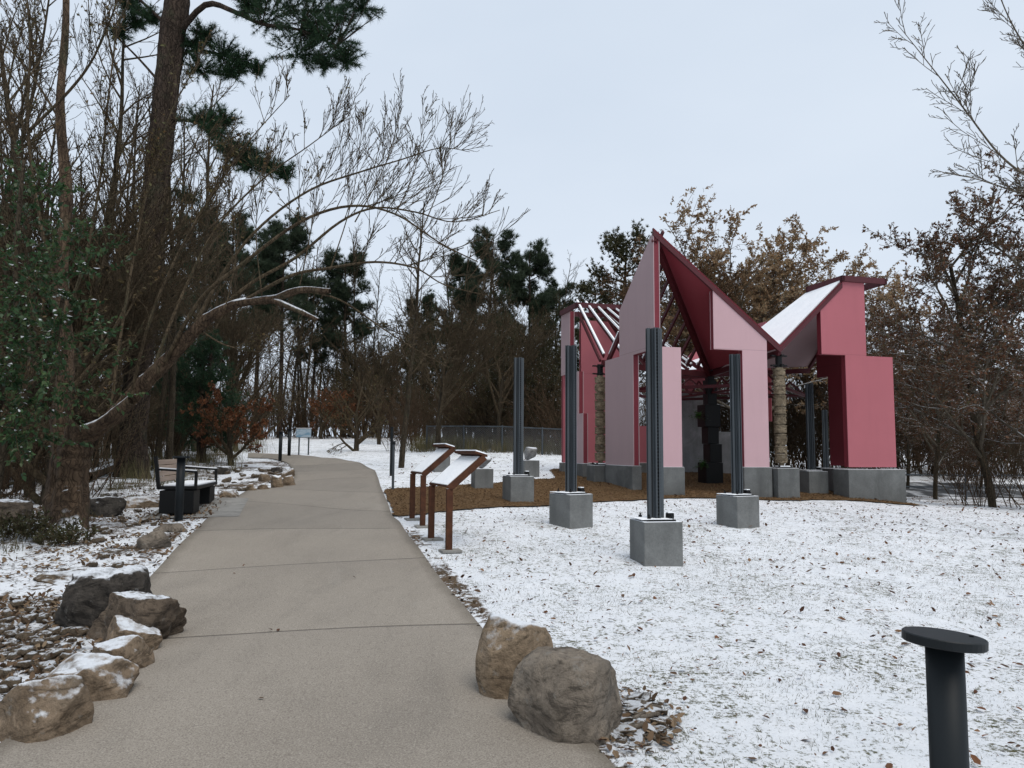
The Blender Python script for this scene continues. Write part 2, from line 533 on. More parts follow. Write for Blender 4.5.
def axis_pts(a, b, fine_a, fine_b, fine, growth):
    xs = list(np.arange(fine_a, fine_b + 1e-6, fine))
    s = fine
    x = fine_b
    while x < b: s *= growth; x += s; xs.append(x)
    s = fine; x = fine_a; left = []
    while x > a: s *= growth; x -= s; left.append(x)
    return np.array(left[::-1] + xs)
gx = axis_pts(-500, 500, -9, 11, .14, 1.11)
gy = axis_pts(-60, 700, -1, 24, .14, 1.10)
X, Y = np.meshgrid(gx, gy)
Z = G(X, Y) + .008 * np.sin(9 * X + 3 * np.sin(4 * Y)) * np.sin(8 * Y + 2 * np.sin(5 * X))
Z = np.where(inpoly(X.ravel(), Y.ravel(), PATHPOLY).reshape(X.shape), G(X, Y) - .012, Z)
def litter_w(x, y):
    left = sm(-.05, .35, xl(np.minimum(y, 24)) - x) * (1 - sm(23, 25, y))
    far_left = sm(0, 1.5, -8.3 - x - .35 * (y - 24)) * sm(23, 25, y)
    woods = sm(40, 44, y - .2 * np.clip(x, 0, 20))
    strip = sm(.22, .03, np.abs(x - xr(np.minimum(y, 12)) - .06)) * (y < 14) * .98
    rightfar = .8 * sm(17, 24, y) * sm(6.5, 9, x)
    return np.clip(np.maximum.reduce([left, far_left, woods, strip, rightfar]), 0, 1)
LIT = litter_w(X, Y)
nx, ny = len(gx), len(gy)
i = (np.arange(ny - 1)[:, None] * nx + np.arange(nx - 1)[None, :]).ravel()
F = np.stack([i, i + 1, i + nx + 1, i + nx], 1)

def groundmat():
    n = NT('snowy ground')
    lit = n.attr('litter')
    # lawn: grass flecks showing through a thin snow cover
    grass = n.mix(n.ramp(n.noise(60, 4, .7), [(.35, 0.0), (.65, 1.0)]), (.05, .062, .028), (.15, .135, .075))
    f1 = n.noise(34, 6, .78)
    f2 = n.noise(1.6, 4, .6)
    f3 = n.noise(9, 5, .7)
    cov = n.math('ADD', n.math('ADD', f1, n.math('MULTIPLY', n.math('SUBTRACT', f2, .5), .30)), n.math('MULTIPLY', n.math('SUBTRACT', f3, .5), .45))
    snowc = n.mix(n.ramp(n.noise(5, 5), [(.3, 0.0), (.7, 1.0)]), (.79, .82, .86), (.87, .89, .92))
    lawn = n.mix(n.ramp(cov, [(.37, 0.0), (.465, 1.0)]), grass, snowc)
    # planted bed and woods: leaf litter with snow patches
    la = n.voro(26)
    lcol = n.ramp(n.math('FRACT', n.math('MULTIPLY', la.outputs['Distance'], 3.7)), [(0, (.05, .032, .02)), (.35, (.12, .075, .042)), (.7, (.17, .12, .075)), (1, (.07, .05, .035))])
    lcol = n.mix(n.ramp(n.noise(1.2, 5), [(.4, 0.0), (.65, .7)]), lcol, (.045, .036, .024))
    p1 = n.noise(1.1, 6, .68)
    p2 = n.noise(16, 6, .75)
    lc = n.math('ADD', p1, n.math('MULTIPLY', n.math('SUBTRACT', p2, .5), .9))
    bed = n.mix(n.ramp(lc, [(.44, 0.0), (.52, 1.0)]), lcol, snowc)
    c = n.mix(n.ramp(n.math('ADD', lit, n.math('MULTIPLY', n.math('SUBTRACT', n.noise(7, 5), .5), .7)), [(.42, 0.0), (.58, 1.0)]), lawn, bed)
    h = n.math('ADD', n.math('MULTIPLY', cov, 1.0), n.math('MULTIPLY', p2, .8))
    M['ground'] = n.fin(c, .85, h, .8, .03, .25)
groundmat()
g = link('ground', np_mesh('ground', np.stack([X, Y, Z], -1).reshape(-1, 3), F, M['ground'], True, attrs={'litter': LIT.ravel()}))
tag(g, kind='structure')

def pathmat():
    n = NT('path concrete')
    a = n.noise(.55, 6, .6)
    c = n.mix(n.ramp(a, [(.3, 0.0), (.7, 1.0)]), (.235, .205, .168), (.305, .27, .225))
    st = n.ramp(n.noise(1.7, 6, .65, stretch=(1, .35, 1), dist=.5), [(.50, 0.0), (.72, .42)])
    c = n.mix(st, c, (.135, .119, .10))
    c = n.mix(n.ramp(n.noise(.9, 6, .7, stretch=(1, .5, 1), dist=1.5), [(.60, 0.0), (.72, .35)]), c, (.32, .295, .255))
    f = n.noise(115, 5, .75)
    c = n.mix(n.ramp(f, [(.38, .7), (.48, 0.0)]), c, (.085, .062, .05))
    c = n.mix(n.ramp(f, [(.53, 0.0), (.62, .6)]), c, (.46, .42, .36))
    al = n.attr('along')
    j = n.math('ABSOLUTE', n.math('SUBTRACT', n.math('FRACT', n.math('DIVIDE', al, 2.5)), .5))
    line = n.ramp(j, [(.0, 1.0), (.0026, 1.0), (.0056, 0.0)])
    slab = n.t.nodes.new('ShaderNodeTexWhiteNoise'); slab.noise_dimensions = '1D'
    n.put(slab.inputs['W'], n.math('ADD', n.math('FLOOR', n.math('ADD', n.math('DIVIDE', al, 2.5), .5)), 7.0))
    c = n.mix(n.math('MULTIPLY', slab.outputs['Value'], .30), c, (.13, .116, .10))
    c = n.mix(n.math('MULTIPLY', line, .8), c, (.035, .03, .025))
    ed = n.attr('edge')
    c = n.mix(n.math('MULTIPLY', n.ramp(n.math('ADD', ed, n.math('MULTIPLY', n.math('SUBTRACT', n.noise(6, 5), .5), .5)), [(.55, 0.0), (.95, 1.0)]), .5), c, (.085, .07, .05))
    h = n.math('SUBTRACT', n.math('MULTIPLY', f, .4), n.math('MULTIPLY', line, 2.0))
    M['path'] = n.fin(c, n.ramp(a, [(.3, .65), (.7, .85)]), h, .5, .008, .3)
pathmat()
NC = 18
u = np.linspace(0, 1, NC)
PX = Ld[:, None, :] * (1 - u)[None, :, None] + Rd[:, None, :] * u[None, :, None]
pz = G(PX[..., 0], PX[..., 1]) + .014
PV = np.concatenate([PX, pz[..., None]], -1)
nr = len(Ld)
i = (np.arange(nr - 1)[:, None] * NC + np.arange(NC - 1)[None, :]).ravel()
PF = np.stack([i, i + 1, i + NC + 1, i + NC], 1)
al = np.repeat(along, NC)
ed = np.tile(np.abs(u - .5) * 2, nr) ** 6
po = link('path', np_mesh('path', PV.reshape(-1, 3), PF, M['path'], True, attrs={'along': al + .17, 'edge': ed}))
tag(po, kind='structure')

def mulchmat():
    n = NT('mulch')
    a = n.noise(42, 6, .75, stretch=(1, 1.7, 1))
    c = n.mix(n.ramp(a, [(.32, 0.0), (.66, 1.0)]), (.085, .048, .022), (.235, .145, .072))
    c = n.mix(n.ramp(n.noise(.9, 4), [(.4, 0.0), (.7, .4)]), c, (.10, .065, .034))
    c = n.mix(n.ramp(n.noise(14, 5, .7), [(.67, 0.0), (.76, .5)]), c, (.7, .72, .75))
    M['mulch'] = n.fin(c, .95, a, .9, .04, .1)
mulchmat()
mp_px = [(384, 490), (390, 506), (397, 517), (430, 514), (453, 511), (497, 508), (520, 507.5), (553, 506), (592, 503), (646, 500.5), (700, 498.5), (745, 500), (799, 501), (850, 501)]
mpoly = [at(*p) for p in mp_px]
mpoly += [Vector((8.9, 16.4, 0)), Vector((9.0, 20, 0)), Vector((7.5, 24, 0)), Vector((3.5, 23.5, 0)), Vector((1.2, 22.0, 0))] + [at(*p) for p in [(555, 478.5), (534, 480), (494, 484), (470, 485), (430, 487.5)]]
mpd = dense(mpoly + [mpoly[0]], 10)
rg = np.random.default_rng(3)
mpd = mpd + rg.normal(0, .018, mpd.shape)
bm = bmesh.new()
vs = [bm.verts.new((p[0], p[1], 0)) for p in mpd[:-1]]
bm.faces.new(vs)
for ax in (0, 1):
    lo = mpd[:, ax].min(); hi = mpd[:, ax].max()
    k = lo + .3
    while k < hi:
        no = (1, 0, 0) if ax == 0 else (0, 1, 0)
        bmesh.ops.bisect_plane(bm, geom=bm.verts[:] + bm.edges[:] + bm.faces[:], plane_co=(k, k, 0), plane_no=no)
        k += .35
for v in bm.verts: v.co.z = gz(v.co.x, v.co.y) + .022
me = bpy.data.meshes.new('mulch_bed'); bm.to_mesh(me); bm.free()
me.materials.append(M['mulch'])
tag(link('mulch_bed', me), kind='structure')

# bench pad and the far service road beyond the lawn on the right
def drape(name, pts, mat, lift, nx_=10, ny_=10):
    a, b, c_, d = [Vector(p) for p in pts]
    V = []; 
    for i_ in range(ny_ + 1):
        for j_ in range(nx_ + 1):
            s_, t_ = j_ / nx_, i_ / ny_
            p = (a * (1 - s_) + b * s_) * (1 - t_) + (d * (1 - s_) + c_ * s_) * t_
            V.append((p.x, p.y, gz(p.x, p.y) + lift))
    i_ = (np.arange(ny_)[:, None] * (nx_ + 1) + np.arange(nx_)[None, :]).ravel()
    F_ = np.stack([i_, i_ + 1, i_ + nx_ + 2, i_ + nx_ + 1], 1)
    return tag(link(name, np_mesh(name, V, F_, mat, True)), kind='structure')

def roadmat():
    n = NT('asphalt')
    c = n.mix(n.ramp(n.noise(30, 5, .7), [(.35, 0.0), (.65, 1.0)]), (.045, .047, .05), (.085, .086, .088))
    c = n.mix(n.ramp(n.noise(1.5, 5, .65, stretch=(1, .3, 1)), [(.52, 0.0), (.66, .8)]), c, (.7, .72, .75))
    M['asphalt'] = n.fin(c, .8, n.noise(80, 4), .3, .01)
roadmat()
drape('road', [(9, 30, 0), (70, 22, 0), (70, 28, 0), (9, 36, 0)], M['asphalt'], .03, 40, 8)

#--PART2--
# ------------------------------------------------------------------ the folded-roof pavilion
OX, OY, PA = 2.9, 15.4, R(15)
PU = Vector((math.cos(PA), math.sin(PA), 0)); PVv = Vector((-math.sin(PA), math.cos(PA), 0))
LS = 5.8
pav = thing('pavilion', 'pink and deep red open pavilion with pointed folded roof on brown mulch', 'pavilion', (OX, OY, 0), PA)
ZB, ZS = -.28 + EYE, 2.17 + EYE      # underside and shoulder height of the wall slabs
ZP, ZV, ZF, ZC = 4.64 + EYE, 2.32 + EYE, 3.83 + EYE, 2.12 + EYE

def slab(name, face, poly, skin, inner=None, th=.14):
    """sandwich wall: coloured skins on a dark red core. face f/l/r/b, poly = (along, z)"""
    inner = inner or skin
    def P(a, z, d):
        return {'f': (a, d, z), 'l': (d, a, z), 'r': (LS - d, a, z), 'b': (a, LS - d, z)}[face]
    def off(d): return Vector(P(0, 0, d)) - Vector(P(0, 0, 0))
    mb = MB()
    cx = sum(p[0] for p in poly) / len(poly); cz = sum(p[1] for p in poly) / len(poly)
    sk = .016
    mb.prism([P(a, z, 0) for a, z in poly], off(sk), 0)
    core = [(a + (.006 if a < cx else -.006), z + (.006 if z < cz else -.006)) for a, z in poly]
    mb.prism([P(a, z, sk) for a, z in core], off(th - 2 * sk), 1)
    mb.prism([P(a, z, th - sk) for a, z in poly], off(sk), 2)
    return mb.build(name, [M[skin], M['deep red paint'], M[inner]], pav)

def fr(s):  # underside of the fascia on the front edge
    if s <= 2.9: return ZP - .13 - (ZP - ZV) / 2.9 * s
    return min(ZF - .02, ZV - .10 + (ZF - ZV) / 1.65 * (s - 2.9))
# front face
slab('wall_panel', 'f', [(.14, ZB), (.60, ZB), (.60, ZS), (.14, ZS)], 'pink paint')
slab('wall_panel', 'f', [(2.03, ZB), (2.62, ZB), (2.62, fr(2.62)), (1.36, fr(1.36)), (1.36, ZS), (2.03, ZS)], 'pink paint')
slab('wall_panel', 'f', [(4.58, ZB), (5.82, ZB), (5.82, ZS), (5.13, ZS), (5.13, ZF + .02), (4.56, ZF + .0), (3.98, fr(3.98)), (3.98, ZS), (4.58, ZS)], 'rose red paint', 'deep red paint')
# left face
slab('wall_panel', 'l', [(1.06, ZB), (2.66, ZB), (2.66, ZS), (1.80, ZS), (1.80, ZP - .06 - .76 * 1.8), (0, ZP - .06), (0, ZS - .05), (1.06, ZS - .05)], 'mauve paint')
slab('wall_panel', 'l', [(5.2, ZS - .05), (5.92, ZS - .05), (5.92, ZF), (5.2, ZF)], 'mauve paint')
slab('wall_panel', 'l', [(4.18, ZB), (4.95, ZB), (4.95, ZS - .06), (4.5, ZS - .06), (4.5, 1.0 + EYE), (4.18, 1.0 + EYE)], 'mauve paint')
# back face
slab('wall_panel', 'b', [(-.02, ZB), (.30, ZB), (.30, ZS - .06), (-.02, ZS - .06)], 'rose red paint')
slab('wall_panel', 'b', [(.5, ZB), (2.5, ZB), (2.5, .75 + EYE), (2.1, .75 + EYE), (2.1, ZV + .2), (1.3, ZF - .15), (.5, ZF - .15)], 'rose red paint')
slab('wall_panel', 'b', [(3.75, ZS - .55), (3.95, ZS - .55), (3.95, ZS - .2), (4.6, ZS - .2), (4.6, ZF - .2), (3.75, ZV + .35)], 'rose red paint')
# right face
slab('wall_panel', 'r', [(.95, ZB), (2.0, ZB), (2.0, 1.93 + EYE), (2.42, 1.93 + EYE), (2.42, 2.55 + EYE), (1.5, 3.35 + EYE), (.95, 3.35 + EYE)], 'deep red paint', 'deep red paint')
slab('wall_panel', 'r', [(4.6, .9 + EYE), (5.2, .9 + EYE), (5.2, ZF - .1), (4.6, ZF - .1)], 'rose red paint', 'rose red paint')

def zg(s, t):
    p = Vector((OX, OY, 0)) + PU * s + PVv * t
    return gz(p.x, p.y)
def plinth(s0, s1, t0, t1, top=ZB - .003):
    mb = MB()
    z0 = min(zg(s0, t0), zg(s1, t1), zg(s0, t1), zg(s1, t0)) - .15
    mb.box(((s0 + s1) / 2, (t0 + t1) / 2, (z0 + top) / 2), (s1 - s0, t1 - t0, top - z0))
    return mb.build('plinth', M['plinth concrete'], pav, .012)
plinth(.10, .64, -.03, .17)
plinth(2.0, 2.66, -.03, .20)
plinth(4.52, 6.0, -.06, .45, ZB - .05)
plinth(5.3, 5.84, .46, 2.1, ZB - .06)
plinth(-.03, .19, 1.06, 2.60)
plinth(-.03, .18, 4.1, 5.0)
plinth(-.08, .60, 5.62, 5.84)
plinth(.62, 2.6, 5.62, 5.84)
# low concrete walls at the back
for (s0, s1, top, d) in ((3.05, 4.55, 1.72 + EYE, 0), (4.6, 5.3, .62 + EYE, .04), (5.32, 6.2, .62 + EYE, 0)):
    mb = MB(); z0 = zg(s0, 5.8) - .2
    mb.box(((s0 + s1) / 2, 5.72 + d, (z0 + top) / 2), (s1 - s0, .18, top - z0))
    mb.build('concrete_wall', M['wall concrete'], pav, .01)

CEN = Vector((2.9, 2.9, ZC))
P1 = Vector((0, -.02, ZP)); V12 = Vector((2.94, -.02, ZV)); V01 = Vector((-.02, 2.9, ZV))
V23 = Vector((5.82, 2.9, ZV)); V30 = Vector((2.9, 5.82, ZV))
def plate(polys, th=.05, mat='deep red roof'):
    mb = MB()
    for poly in polys:
        mb.prism(poly, (0, 0, -th), 0)
    return mb.build('roof_plate', M[mat], pav)
def fascia(pts, ht=.13, th=.06, mat='maroon fascia'):
    mb = MB()
    for a, b in zip(pts[:-1], pts[1:]):
        a = Vector(a); b = Vector(b)
        d = Vector((b.x - a.x, b.y - a.y, 0)); nrm = Vector((-d.y, d.x, 0)).normalized() * th
        # vertical-sided band that follows the slope, mitred by its plumb ends
        q = [a, b, b + Vector((0, 0, -ht)), a + Vector((0, 0, -ht))]
        mb.prism(q, nrm, 0)
    return mb.build('fascia', M[mat], pav)
def snowsheet(poly, th=.035, inset=.07):
    c = sum((Vector(p) for p in poly), Vector()) / len(poly)
    q = [Vector(p) + (c - Vector(p)).normalized() * inset + Vector((0, 0, .004)) for p in poly]
    mb = MB(); mb.prism(q, (0, 0, th))
    return mb
def frame_corner(ss, tt, name='fascia'):
    s0, s1 = ss; t0, t1 = tt
    q = [Vector((s0, t0, ZF + .11)), Vector((s1, t0, ZF + .11)), Vector((s1, t1, ZF + .11)), Vector((s0, t1, ZF + .11))]
    return fascia(q + [q[0]], .13, .07)
# P1 plates
plate([[P1, V12, CEN]])
fascia([P1, V12], .16)
# P2 corner: flat open frame, solid plates
a2, b2, c2, d2 = (Vector((4.55, -.02, ZF)), Vector((5.72, -.02, ZF)), Vector((5.82, 1.2, ZF)), Vector((4.6, 1.2, ZF)))
plate([[V12, a2, CEN], [a2, d2, CEN]])
fascia([V12, a2], .16)
plate([[V23, CEN, c2], [c2, CEN, d2]], mat='mauve paint')
fascia([c2, V23], .15)
sn = MB()
for q in ([V12, a2, CEN], [a2, d2, CEN]):
    q2 = [Vector(p) + Vector((0, .05 if p.y < 0 else 0, .004)) for p in q]
    sn.prism(q2, (0, 0, .035))
sn.build('roof_snow', M['snow'], pav)
frame_corner((4.52, 5.70), (-.06, 1.22))
# P3 corner
a3, b3, d3 = Vector((5.82, 4.6, ZF - .9)), Vector((4.6, 5.82, ZF - .9)), Vector((4.6, 4.6, ZF - .9))
plate([[V23, a3, CEN], [a3, d3, CEN]])
plate([[V30, CEN, b3], [b3, CEN, d3]])
# P0 corner: open frame and lattices
frame_corner((-.06, 1.22), (4.52, 5.88))
a0, b0, d0 = Vector((0, 4.55, ZF)), Vector((1.25, 5.8, ZF)), Vector((1.2, 4.6, ZF))

def lattice(e0, e1, h0, h1, n, mat, w=.05, h=.09):
    """slats parallel to the outer edge e0-e1, stepping in towards the edge h0-h1 (points along two hips)"""
    mb = MB()
    for k in range(n):
        f = (k + .15) / n
        p = Vector(e0).lerp(Vector(h0), f); q = Vector(e1).lerp(Vector(h1), f)
        mb.bar(p, q, w, h)
    return mb.build('slat_lattice', M[mat], pav)
def snowslats(e0, e1, h0, h1, n, w=.046):
    mb = MB()
    for k in range(n):
        f = (k + .15) / n
        p = Vector(e0).lerp(Vector(h0), f); q = Vector(e1).lerp(Vector(h1), f)
        off = Vector((0, 0, .062))
        mb.bar(p + off, q + off, w + .02, .04)
    return mb.build('slat_snow', M['snow'], pav)
lattice(P1 + Vector((.2, 0, 0)), V01 + Vector((.2, 0, 0)), P1.lerp(CEN, .97), V01.lerp(CEN, .97), 9, 'dark maroon steel', .04, .08)
snowslats(P1.lerp(V01, .8) + Vector((.2, 0, 0)), V01 + Vector((.2, 0, 0)), P1.lerp(V01, .8).lerp(CEN, .97), V01.lerp(CEN, .97), 9)
a0e, d0e = a0 + (a0 - V01) * .10, d0 + (a0 - V01) * .02
lattice(a0e, V01, d0e, CEN, 5, 'dark maroon steel', .032)
snowslats(a0e, V01, d0e, CEN, 5, .03)
lattice(b0, V30, d0, CEN, 5, 'dark maroon steel')
snowslats(b0, V30, d0, CEN, 5)
# hips, valleys and edge beams
for a, b, wd, ht in ((P1, CEN, .10, .16), (V01, CEN, .08, .14), (V12, CEN, .08, .12), (V23, CEN, .08, .12), (V30, CEN, .08, .14), (d0, CEN, .07, .10), (V01, a0, .045, .07), (V30, b0, .08, .12), (P1 + Vector((.22, .06, -.05)), V01 + Vector((.18, 0, 0)), .06, .12), (d2, CEN, .06, .1)):
    mb = MB()
    dz = Vector((0, 0, -.10 - ht / 2))
    mb.bar(Vector(a).lerp(Vector(b), .012) + dz, Vector(a).lerp(Vector(b), .985) + dz, wd, ht)
    mb.build('roof_beam', M['dark maroon steel'], pav)
# flat trusses that tie the four bearing points to the middle post
for q in (V01, V12, V23, V30):
    mb = MB()
    lo = [Vector((q.x, q.y, 0)).lerp(Vector((2.9, 2.9, 0)), f) for f in np.linspace(.06, .96, 7)]
    zl = ZC - .62; 
    for i_ in range(6):
        a, b = lo[i_], lo[i_ + 1]
        mb.bar((a.x, a.y, zl), (b.x, b.y, zl), .05, .05)
        zt = lambda v, f: ZV + (ZC - ZV) * f - .30
        if i_ % 2 == 0: mb.bar((a.x, a.y, zl + .02), (b.x, b.y, ZC - .28), .035, .035)
        else: mb.bar((a.x, a.y, ZC - .28), (b.x, b.y, zl + .02), .035, .035)
    mb.build('truss', M['dark maroon steel'], pav)
pts = [V01, V12, V23, V30]
for k in range(4):
    mb = MB(); a, b = pts[k], pts[(k + 1) % 4]
    mb.bar(Vector((a.x, a.y, ZC - .62)).lerp(Vector((2.9, 2.9, ZC - .62)), .07), Vector((b.x, b.y, ZC - .62)).lerp(Vector((2.9, 2.9, ZC - .62)), .07), .05, .07)
    mb.build('tie_beam', M['dark maroon steel'], pav)

# ---- middle post: stacked dark blocks with ferns
def LW_(s, t): return Vector((OX, OY, 0)) + PU * s + PVv * t
c = LW_(2.9, 2.9); zb = gz(c.x, c.y)
post = thing('block_post', 'black stacked block post in the middle of the pavilion', 'post', (c.x, c.y, zb), PA)
zz = 0
for (wd, dp, ht, ox, oy) in ((.46, .42, .52, -.02, 0), (.33, .34, .46, .06, .02), (.30, .32, .42, -.01, 0), (.42, .40, .55, -.05, -.02), (.25, .25, .62, 0, 0), (.17, .17, .32, 0, 0)):
    mb = MB(); mb.box((ox, oy, zz + ht / 2 + (.0 if zz else -.05)), (wd, dp, ht + (0 if zz else .1) - .004))
    mb.build('block', M['black steel'], post, .008); zz += ht
mb = MB(); mb.bar((0, 0, zz), (0, 0, ZC - zb - .05), .1, .1, 0, (0, 1, 0)); mb.build('bracket', M['black steel'], post)
def fern(seed, n=44, ln=.36):
    r_ = np.random.default_rng(seed); V = []; F_ = []
    for k in range(n):
        th = r_.uniform(0, 6.28); el = r_.uniform(.1, 1.2); l = ln * r_.uniform(.6, 1.1)
        d = np.array([math.cos(th) * math.cos(el), math.sin(th) * math.cos(el), math.sin(el)])
        prev = np.zeros(3)
        for j_ in range(5):
            dd = d + np.array([0, 0, -.42 * j_ * .55]); dd /= np.linalg.norm(dd)
            nxt = prev + dd * l / 5
            sd_ = np.cross(dd, [0, 0, 1]); sd_ /= np.linalg.norm(sd_) + 1e-6
            for sg in (-1, 1):
                b_ = len(V); tip = prev + sd_ * sg * .07 * (1 - j_ * .15) + dd * .03
                V += [prev, prev + dd * .025, tip]; F_.append((b_, b_ + 1, b_ + 2))
            prev = nxt
    return np_mesh('fern', V, F_, M['fern leaves'])
for (dx, dy, dz, lab) in ((-.40, -.12, 1.62, 'small green fern hanging by the upper part of the black post'), (-.30, -.12, .42, 'small green fern at the foot of the black post')):
    p = LW_(2.9 + dx, 2.9 + dy)
    f_ = link('fern', fern(int(dz * 100)), None, (p.x, p.y, zb + dz)); tag(f_, lab, 'fern', 'ferns on the black post')

# ---- carved totem columns under the valleys
def make_totem(label, s, t, top):
    p = LW_(s, t); z0 = gz(p.x, p.y)
    T = thing('totem_column', label, 'column', (p.x, p.y, z0), PA, 'carved totem columns under the roof')
    pt = ZB - .02 - z0
    mb = MB(); mb.box((0, 0, pt / 2 - .06), (.52, .52, pt + .12)); mb.build('plinth', M['plinth concrete'], T, .012)
    mb = MB(); mb.box((0, 0, pt + .012), (.36, .36, .02))
    for sx in (-1, 1):
        for sy in (-1, 1): mb.lathe([(.022, .02), (.022, .06)], (sx * .14, sy * .14, pt), 8)
    mb.build('base_plate', M['black steel'], T)
    mb = MB(); mb.box((.02, -.05, pt + .034), (.30, .2, .022)); mb.build('snow_patch', M['snow'], T, .01)
    H = top - z0 - pt
    # stacked carved drums with grooves between them
    r_ = random.Random(int(s * 10 + t)); prof = [(.055, .03), (.055, .10), (.10, .101)]
    z = .10; k = 0
    while z < H - .30:
        h = [.20, .15, .24, .17][k % 4]
        h = min(h, H - .28 - z)
        if h < .05: break
        R0 = .128 - .004 * (k % 3)
        prof += [(R0 * .86, z), (R0 * 1.0, z + .02), (R0 * 1.02, z + h * .5), (R0 * .97, z + h - .03), (R0 * 1.08, z + h - .028), (R0 * 1.08, z + h - .008), (R0 * .66, z + h - .006), (R0 * .66, z + h + .012)]; z += .016
        z += h; k += 1
    prof += [(.08, z), (.08, z + .02)]
    mb = MB(); mb.lathe(prof, (0, 0, pt), 18)
    # raised carving on the drums
    for q in range(70):
        a = r_.uniform(0, 6.28); zc = r_.uniform(.15, z - .05)
        mb.box((math.cos(a) * .124, math.sin(a) * .124, pt + zc), (.045, .018, r_.uniform(.03, .07)), 0, Matrix.Rotation(a + 1.57, 3, 'Z') @ Matrix.Rotation(r_.choice([0, .7, -.7]), 3, 'Y'))
    mb.build('carved_shaft', M['carved tan wood'], T)
    mb = MB(); mb.lathe([(.07, z), (.07, H - .02)], (0, 0, pt), 12)
    for zq in (z + .06, H - .06):
        mb.bar((-.19, 0, pt + zq), (.19, 0, pt + zq), .06, .03); mb.bar((0, -.16, pt + zq), (0, .16, pt + zq), .06, .03)
    mb.build('bracket', M['black steel'], T)
make_totem('carved tan totem column under the roof valley facing the snowy lawn', 2.97, .10, ZV - .16)
make_totem('carved tan totem column half hidden behind the mauve wall panel', .0, 2.98, ZV - .18)

# ------------------------------------------------------------------ slotted steel columns on concrete blocks
def make_column(label, x, y, ht, bw, rz, bh=.5):
    z0 = gz(x, y)
    T = thing('steel_column', label, 'column', (x, y, z0), rz, 'slotted steel columns on concrete blocks')
    mb = MB(); mb.box((0, 0, bh / 2 - .1), (bw, bw, bh + .2)); mb.build('concrete_block', M['block concrete'], T, .012)
    mb = MB(); mb.box((0, 0, bh + .008), (.34, .34, .016))
    for sx in (-1, 1):
        for sy in (-1, 1):
            mb.lathe([(.02, .016), (.02, .05), (.009, .05), (.009, .075)], (sx * .13, sy * .13, bh), 6)
    mb.box((.15, -.05, bh + .05), (.07, .07, .06)); mb.build('base_plate', M['black steel'], T)
    mb = MB()
    mb.box((-.05, .02, bh + .022), (bw * .82, bw * .8, .010)); mb.box((.15, -.05, bh + .088), (.066, .066, .012)); mb.build('snow_patch', M['snow'], T, .004)
    mb = MB(); zb_, zt = bh + .017, bh + ht
    h = zt - zb_; cz = (zb_ + zt) / 2
    mb.box((0, 0, cz), (.078, .078, h - .01))
    for k in range(4):
        Mz = Matrix.Rotation(k * math.pi / 2, 3, 'Z')
        # a channel on each side of the core: web and two lips
        mb.box(Mz @ Vector((.060, 0, cz)), (.012, .052, h), 0, Mz, 1, 1.0)
        mb.box(Mz @ Vector((.073, .024, cz)), (.034, .005, h - .004), 0, Mz)
        mb.box(Mz @ Vector((.073, -.024, cz)), (.034, .005, h - .004), 0, Mz)
        mb.box(Mz @ Vector((.088, .018, cz)), (.005, .014, h - .008), 0, Mz)
        mb.box(Mz @ Vector((.088, -.018, cz)), (.005, .014, h - .008), 0, Mz)
    mb.build('slotted_shaft', M['slotted steel'], T)
    return T
def colpos(px, py, bw=.44):
    p = at(px, py); d = Vector((p.x, p.y, 0)).normalized() * bw * .5
    return p.x + d.x, p.y + d.y
for px, py, rz, lab in ((656, 566, R(12), 'slotted grey steel column nearest the camera on a square concrete block'),
                        (571, 528, R(38), 'slotted grey steel column in front of the far mauve wall edge'),
                        (518, 503, R(20), 'slotted grey steel column at the mulch edge behind the rusty panels'),
                        (738, 528, R(28), 'slotted grey steel column in front of the pink wall panel')):
    x_, y_ = colpos(px, py)
    make_column(lab, x_, y_, 2.17, .45, rz, .46)
make_column('slotted grey steel column inside the pavilion beside the carved totem', 6.83, 17.4, 2.0, .5, R(15), .5)
make_column('thin looking distant steel column left of the red tower wall', 10.3, 25.0, 2.0, .5, R(30), .5)

# ------------------------------------------------------------------ rough stones on concrete pedestals, behind the panels
def rock_mesh(name, mat, seed, size, sub=4, cuts=11, rough=.05, soft=0.0):
    bm = bmesh.new()
    bmesh.ops.create_icosphere(bm, subdivisions=sub, radius=1.0)
    r_ = random.Random(seed)
    planes = []
    for k in range(cuts):
        n_ = Vector((r_.gauss(0, 1), r_.gauss(0, 1), r_.gauss(0, .8))).normalized()
        planes.append((n_, r_.uniform(.52, .85) * (1 - soft) + .86 * soft))
    planes.append((Vector((r_.uniform(-.15, .15), r_.uniform(-.15, .15), 1)).normalized(), r_.uniform(.6, .8)))
    for v in bm.verts:
        p = v.co.copy()
        for n_, d in planes:
            e = p.dot(n_) - d
            if e > 0: p -= n_ * e * .93
        q = p * 1.6 + Vector((seed * 3.1, 0, 0))
        p += p.normalized() * (mnoise.fractal(q, .9, 2.1, 5) * rough * 1.6 + rough * .5 * mnoise.noise(q * 5) + rough * .25 * mnoise.noise(q * 13))
        v.co = p
    lo = [min(v.co[k] for v in bm.verts) for k in range(3)]; hi = [max(v.co[k] for v in bm.verts) for k in range(3)]
    for v in bm.verts:
        v.co = Vector(((v.co.x - (lo[0] + hi[0]) / 2) / (hi[0] - lo[0]) * size[0], (v.co.y - (lo[1] + hi[1]) / 2) / (hi[1] - lo[1]) * size[1], (v.co.z - lo[2]) / (hi[2] - lo[2]) * size[2]))
    me = bpy.data.meshes.new(name); bm.to_mesh(me); bm.free()
    me.materials.append(M[mat])
    for p in me.polygons: p.use_smooth = True
    return me

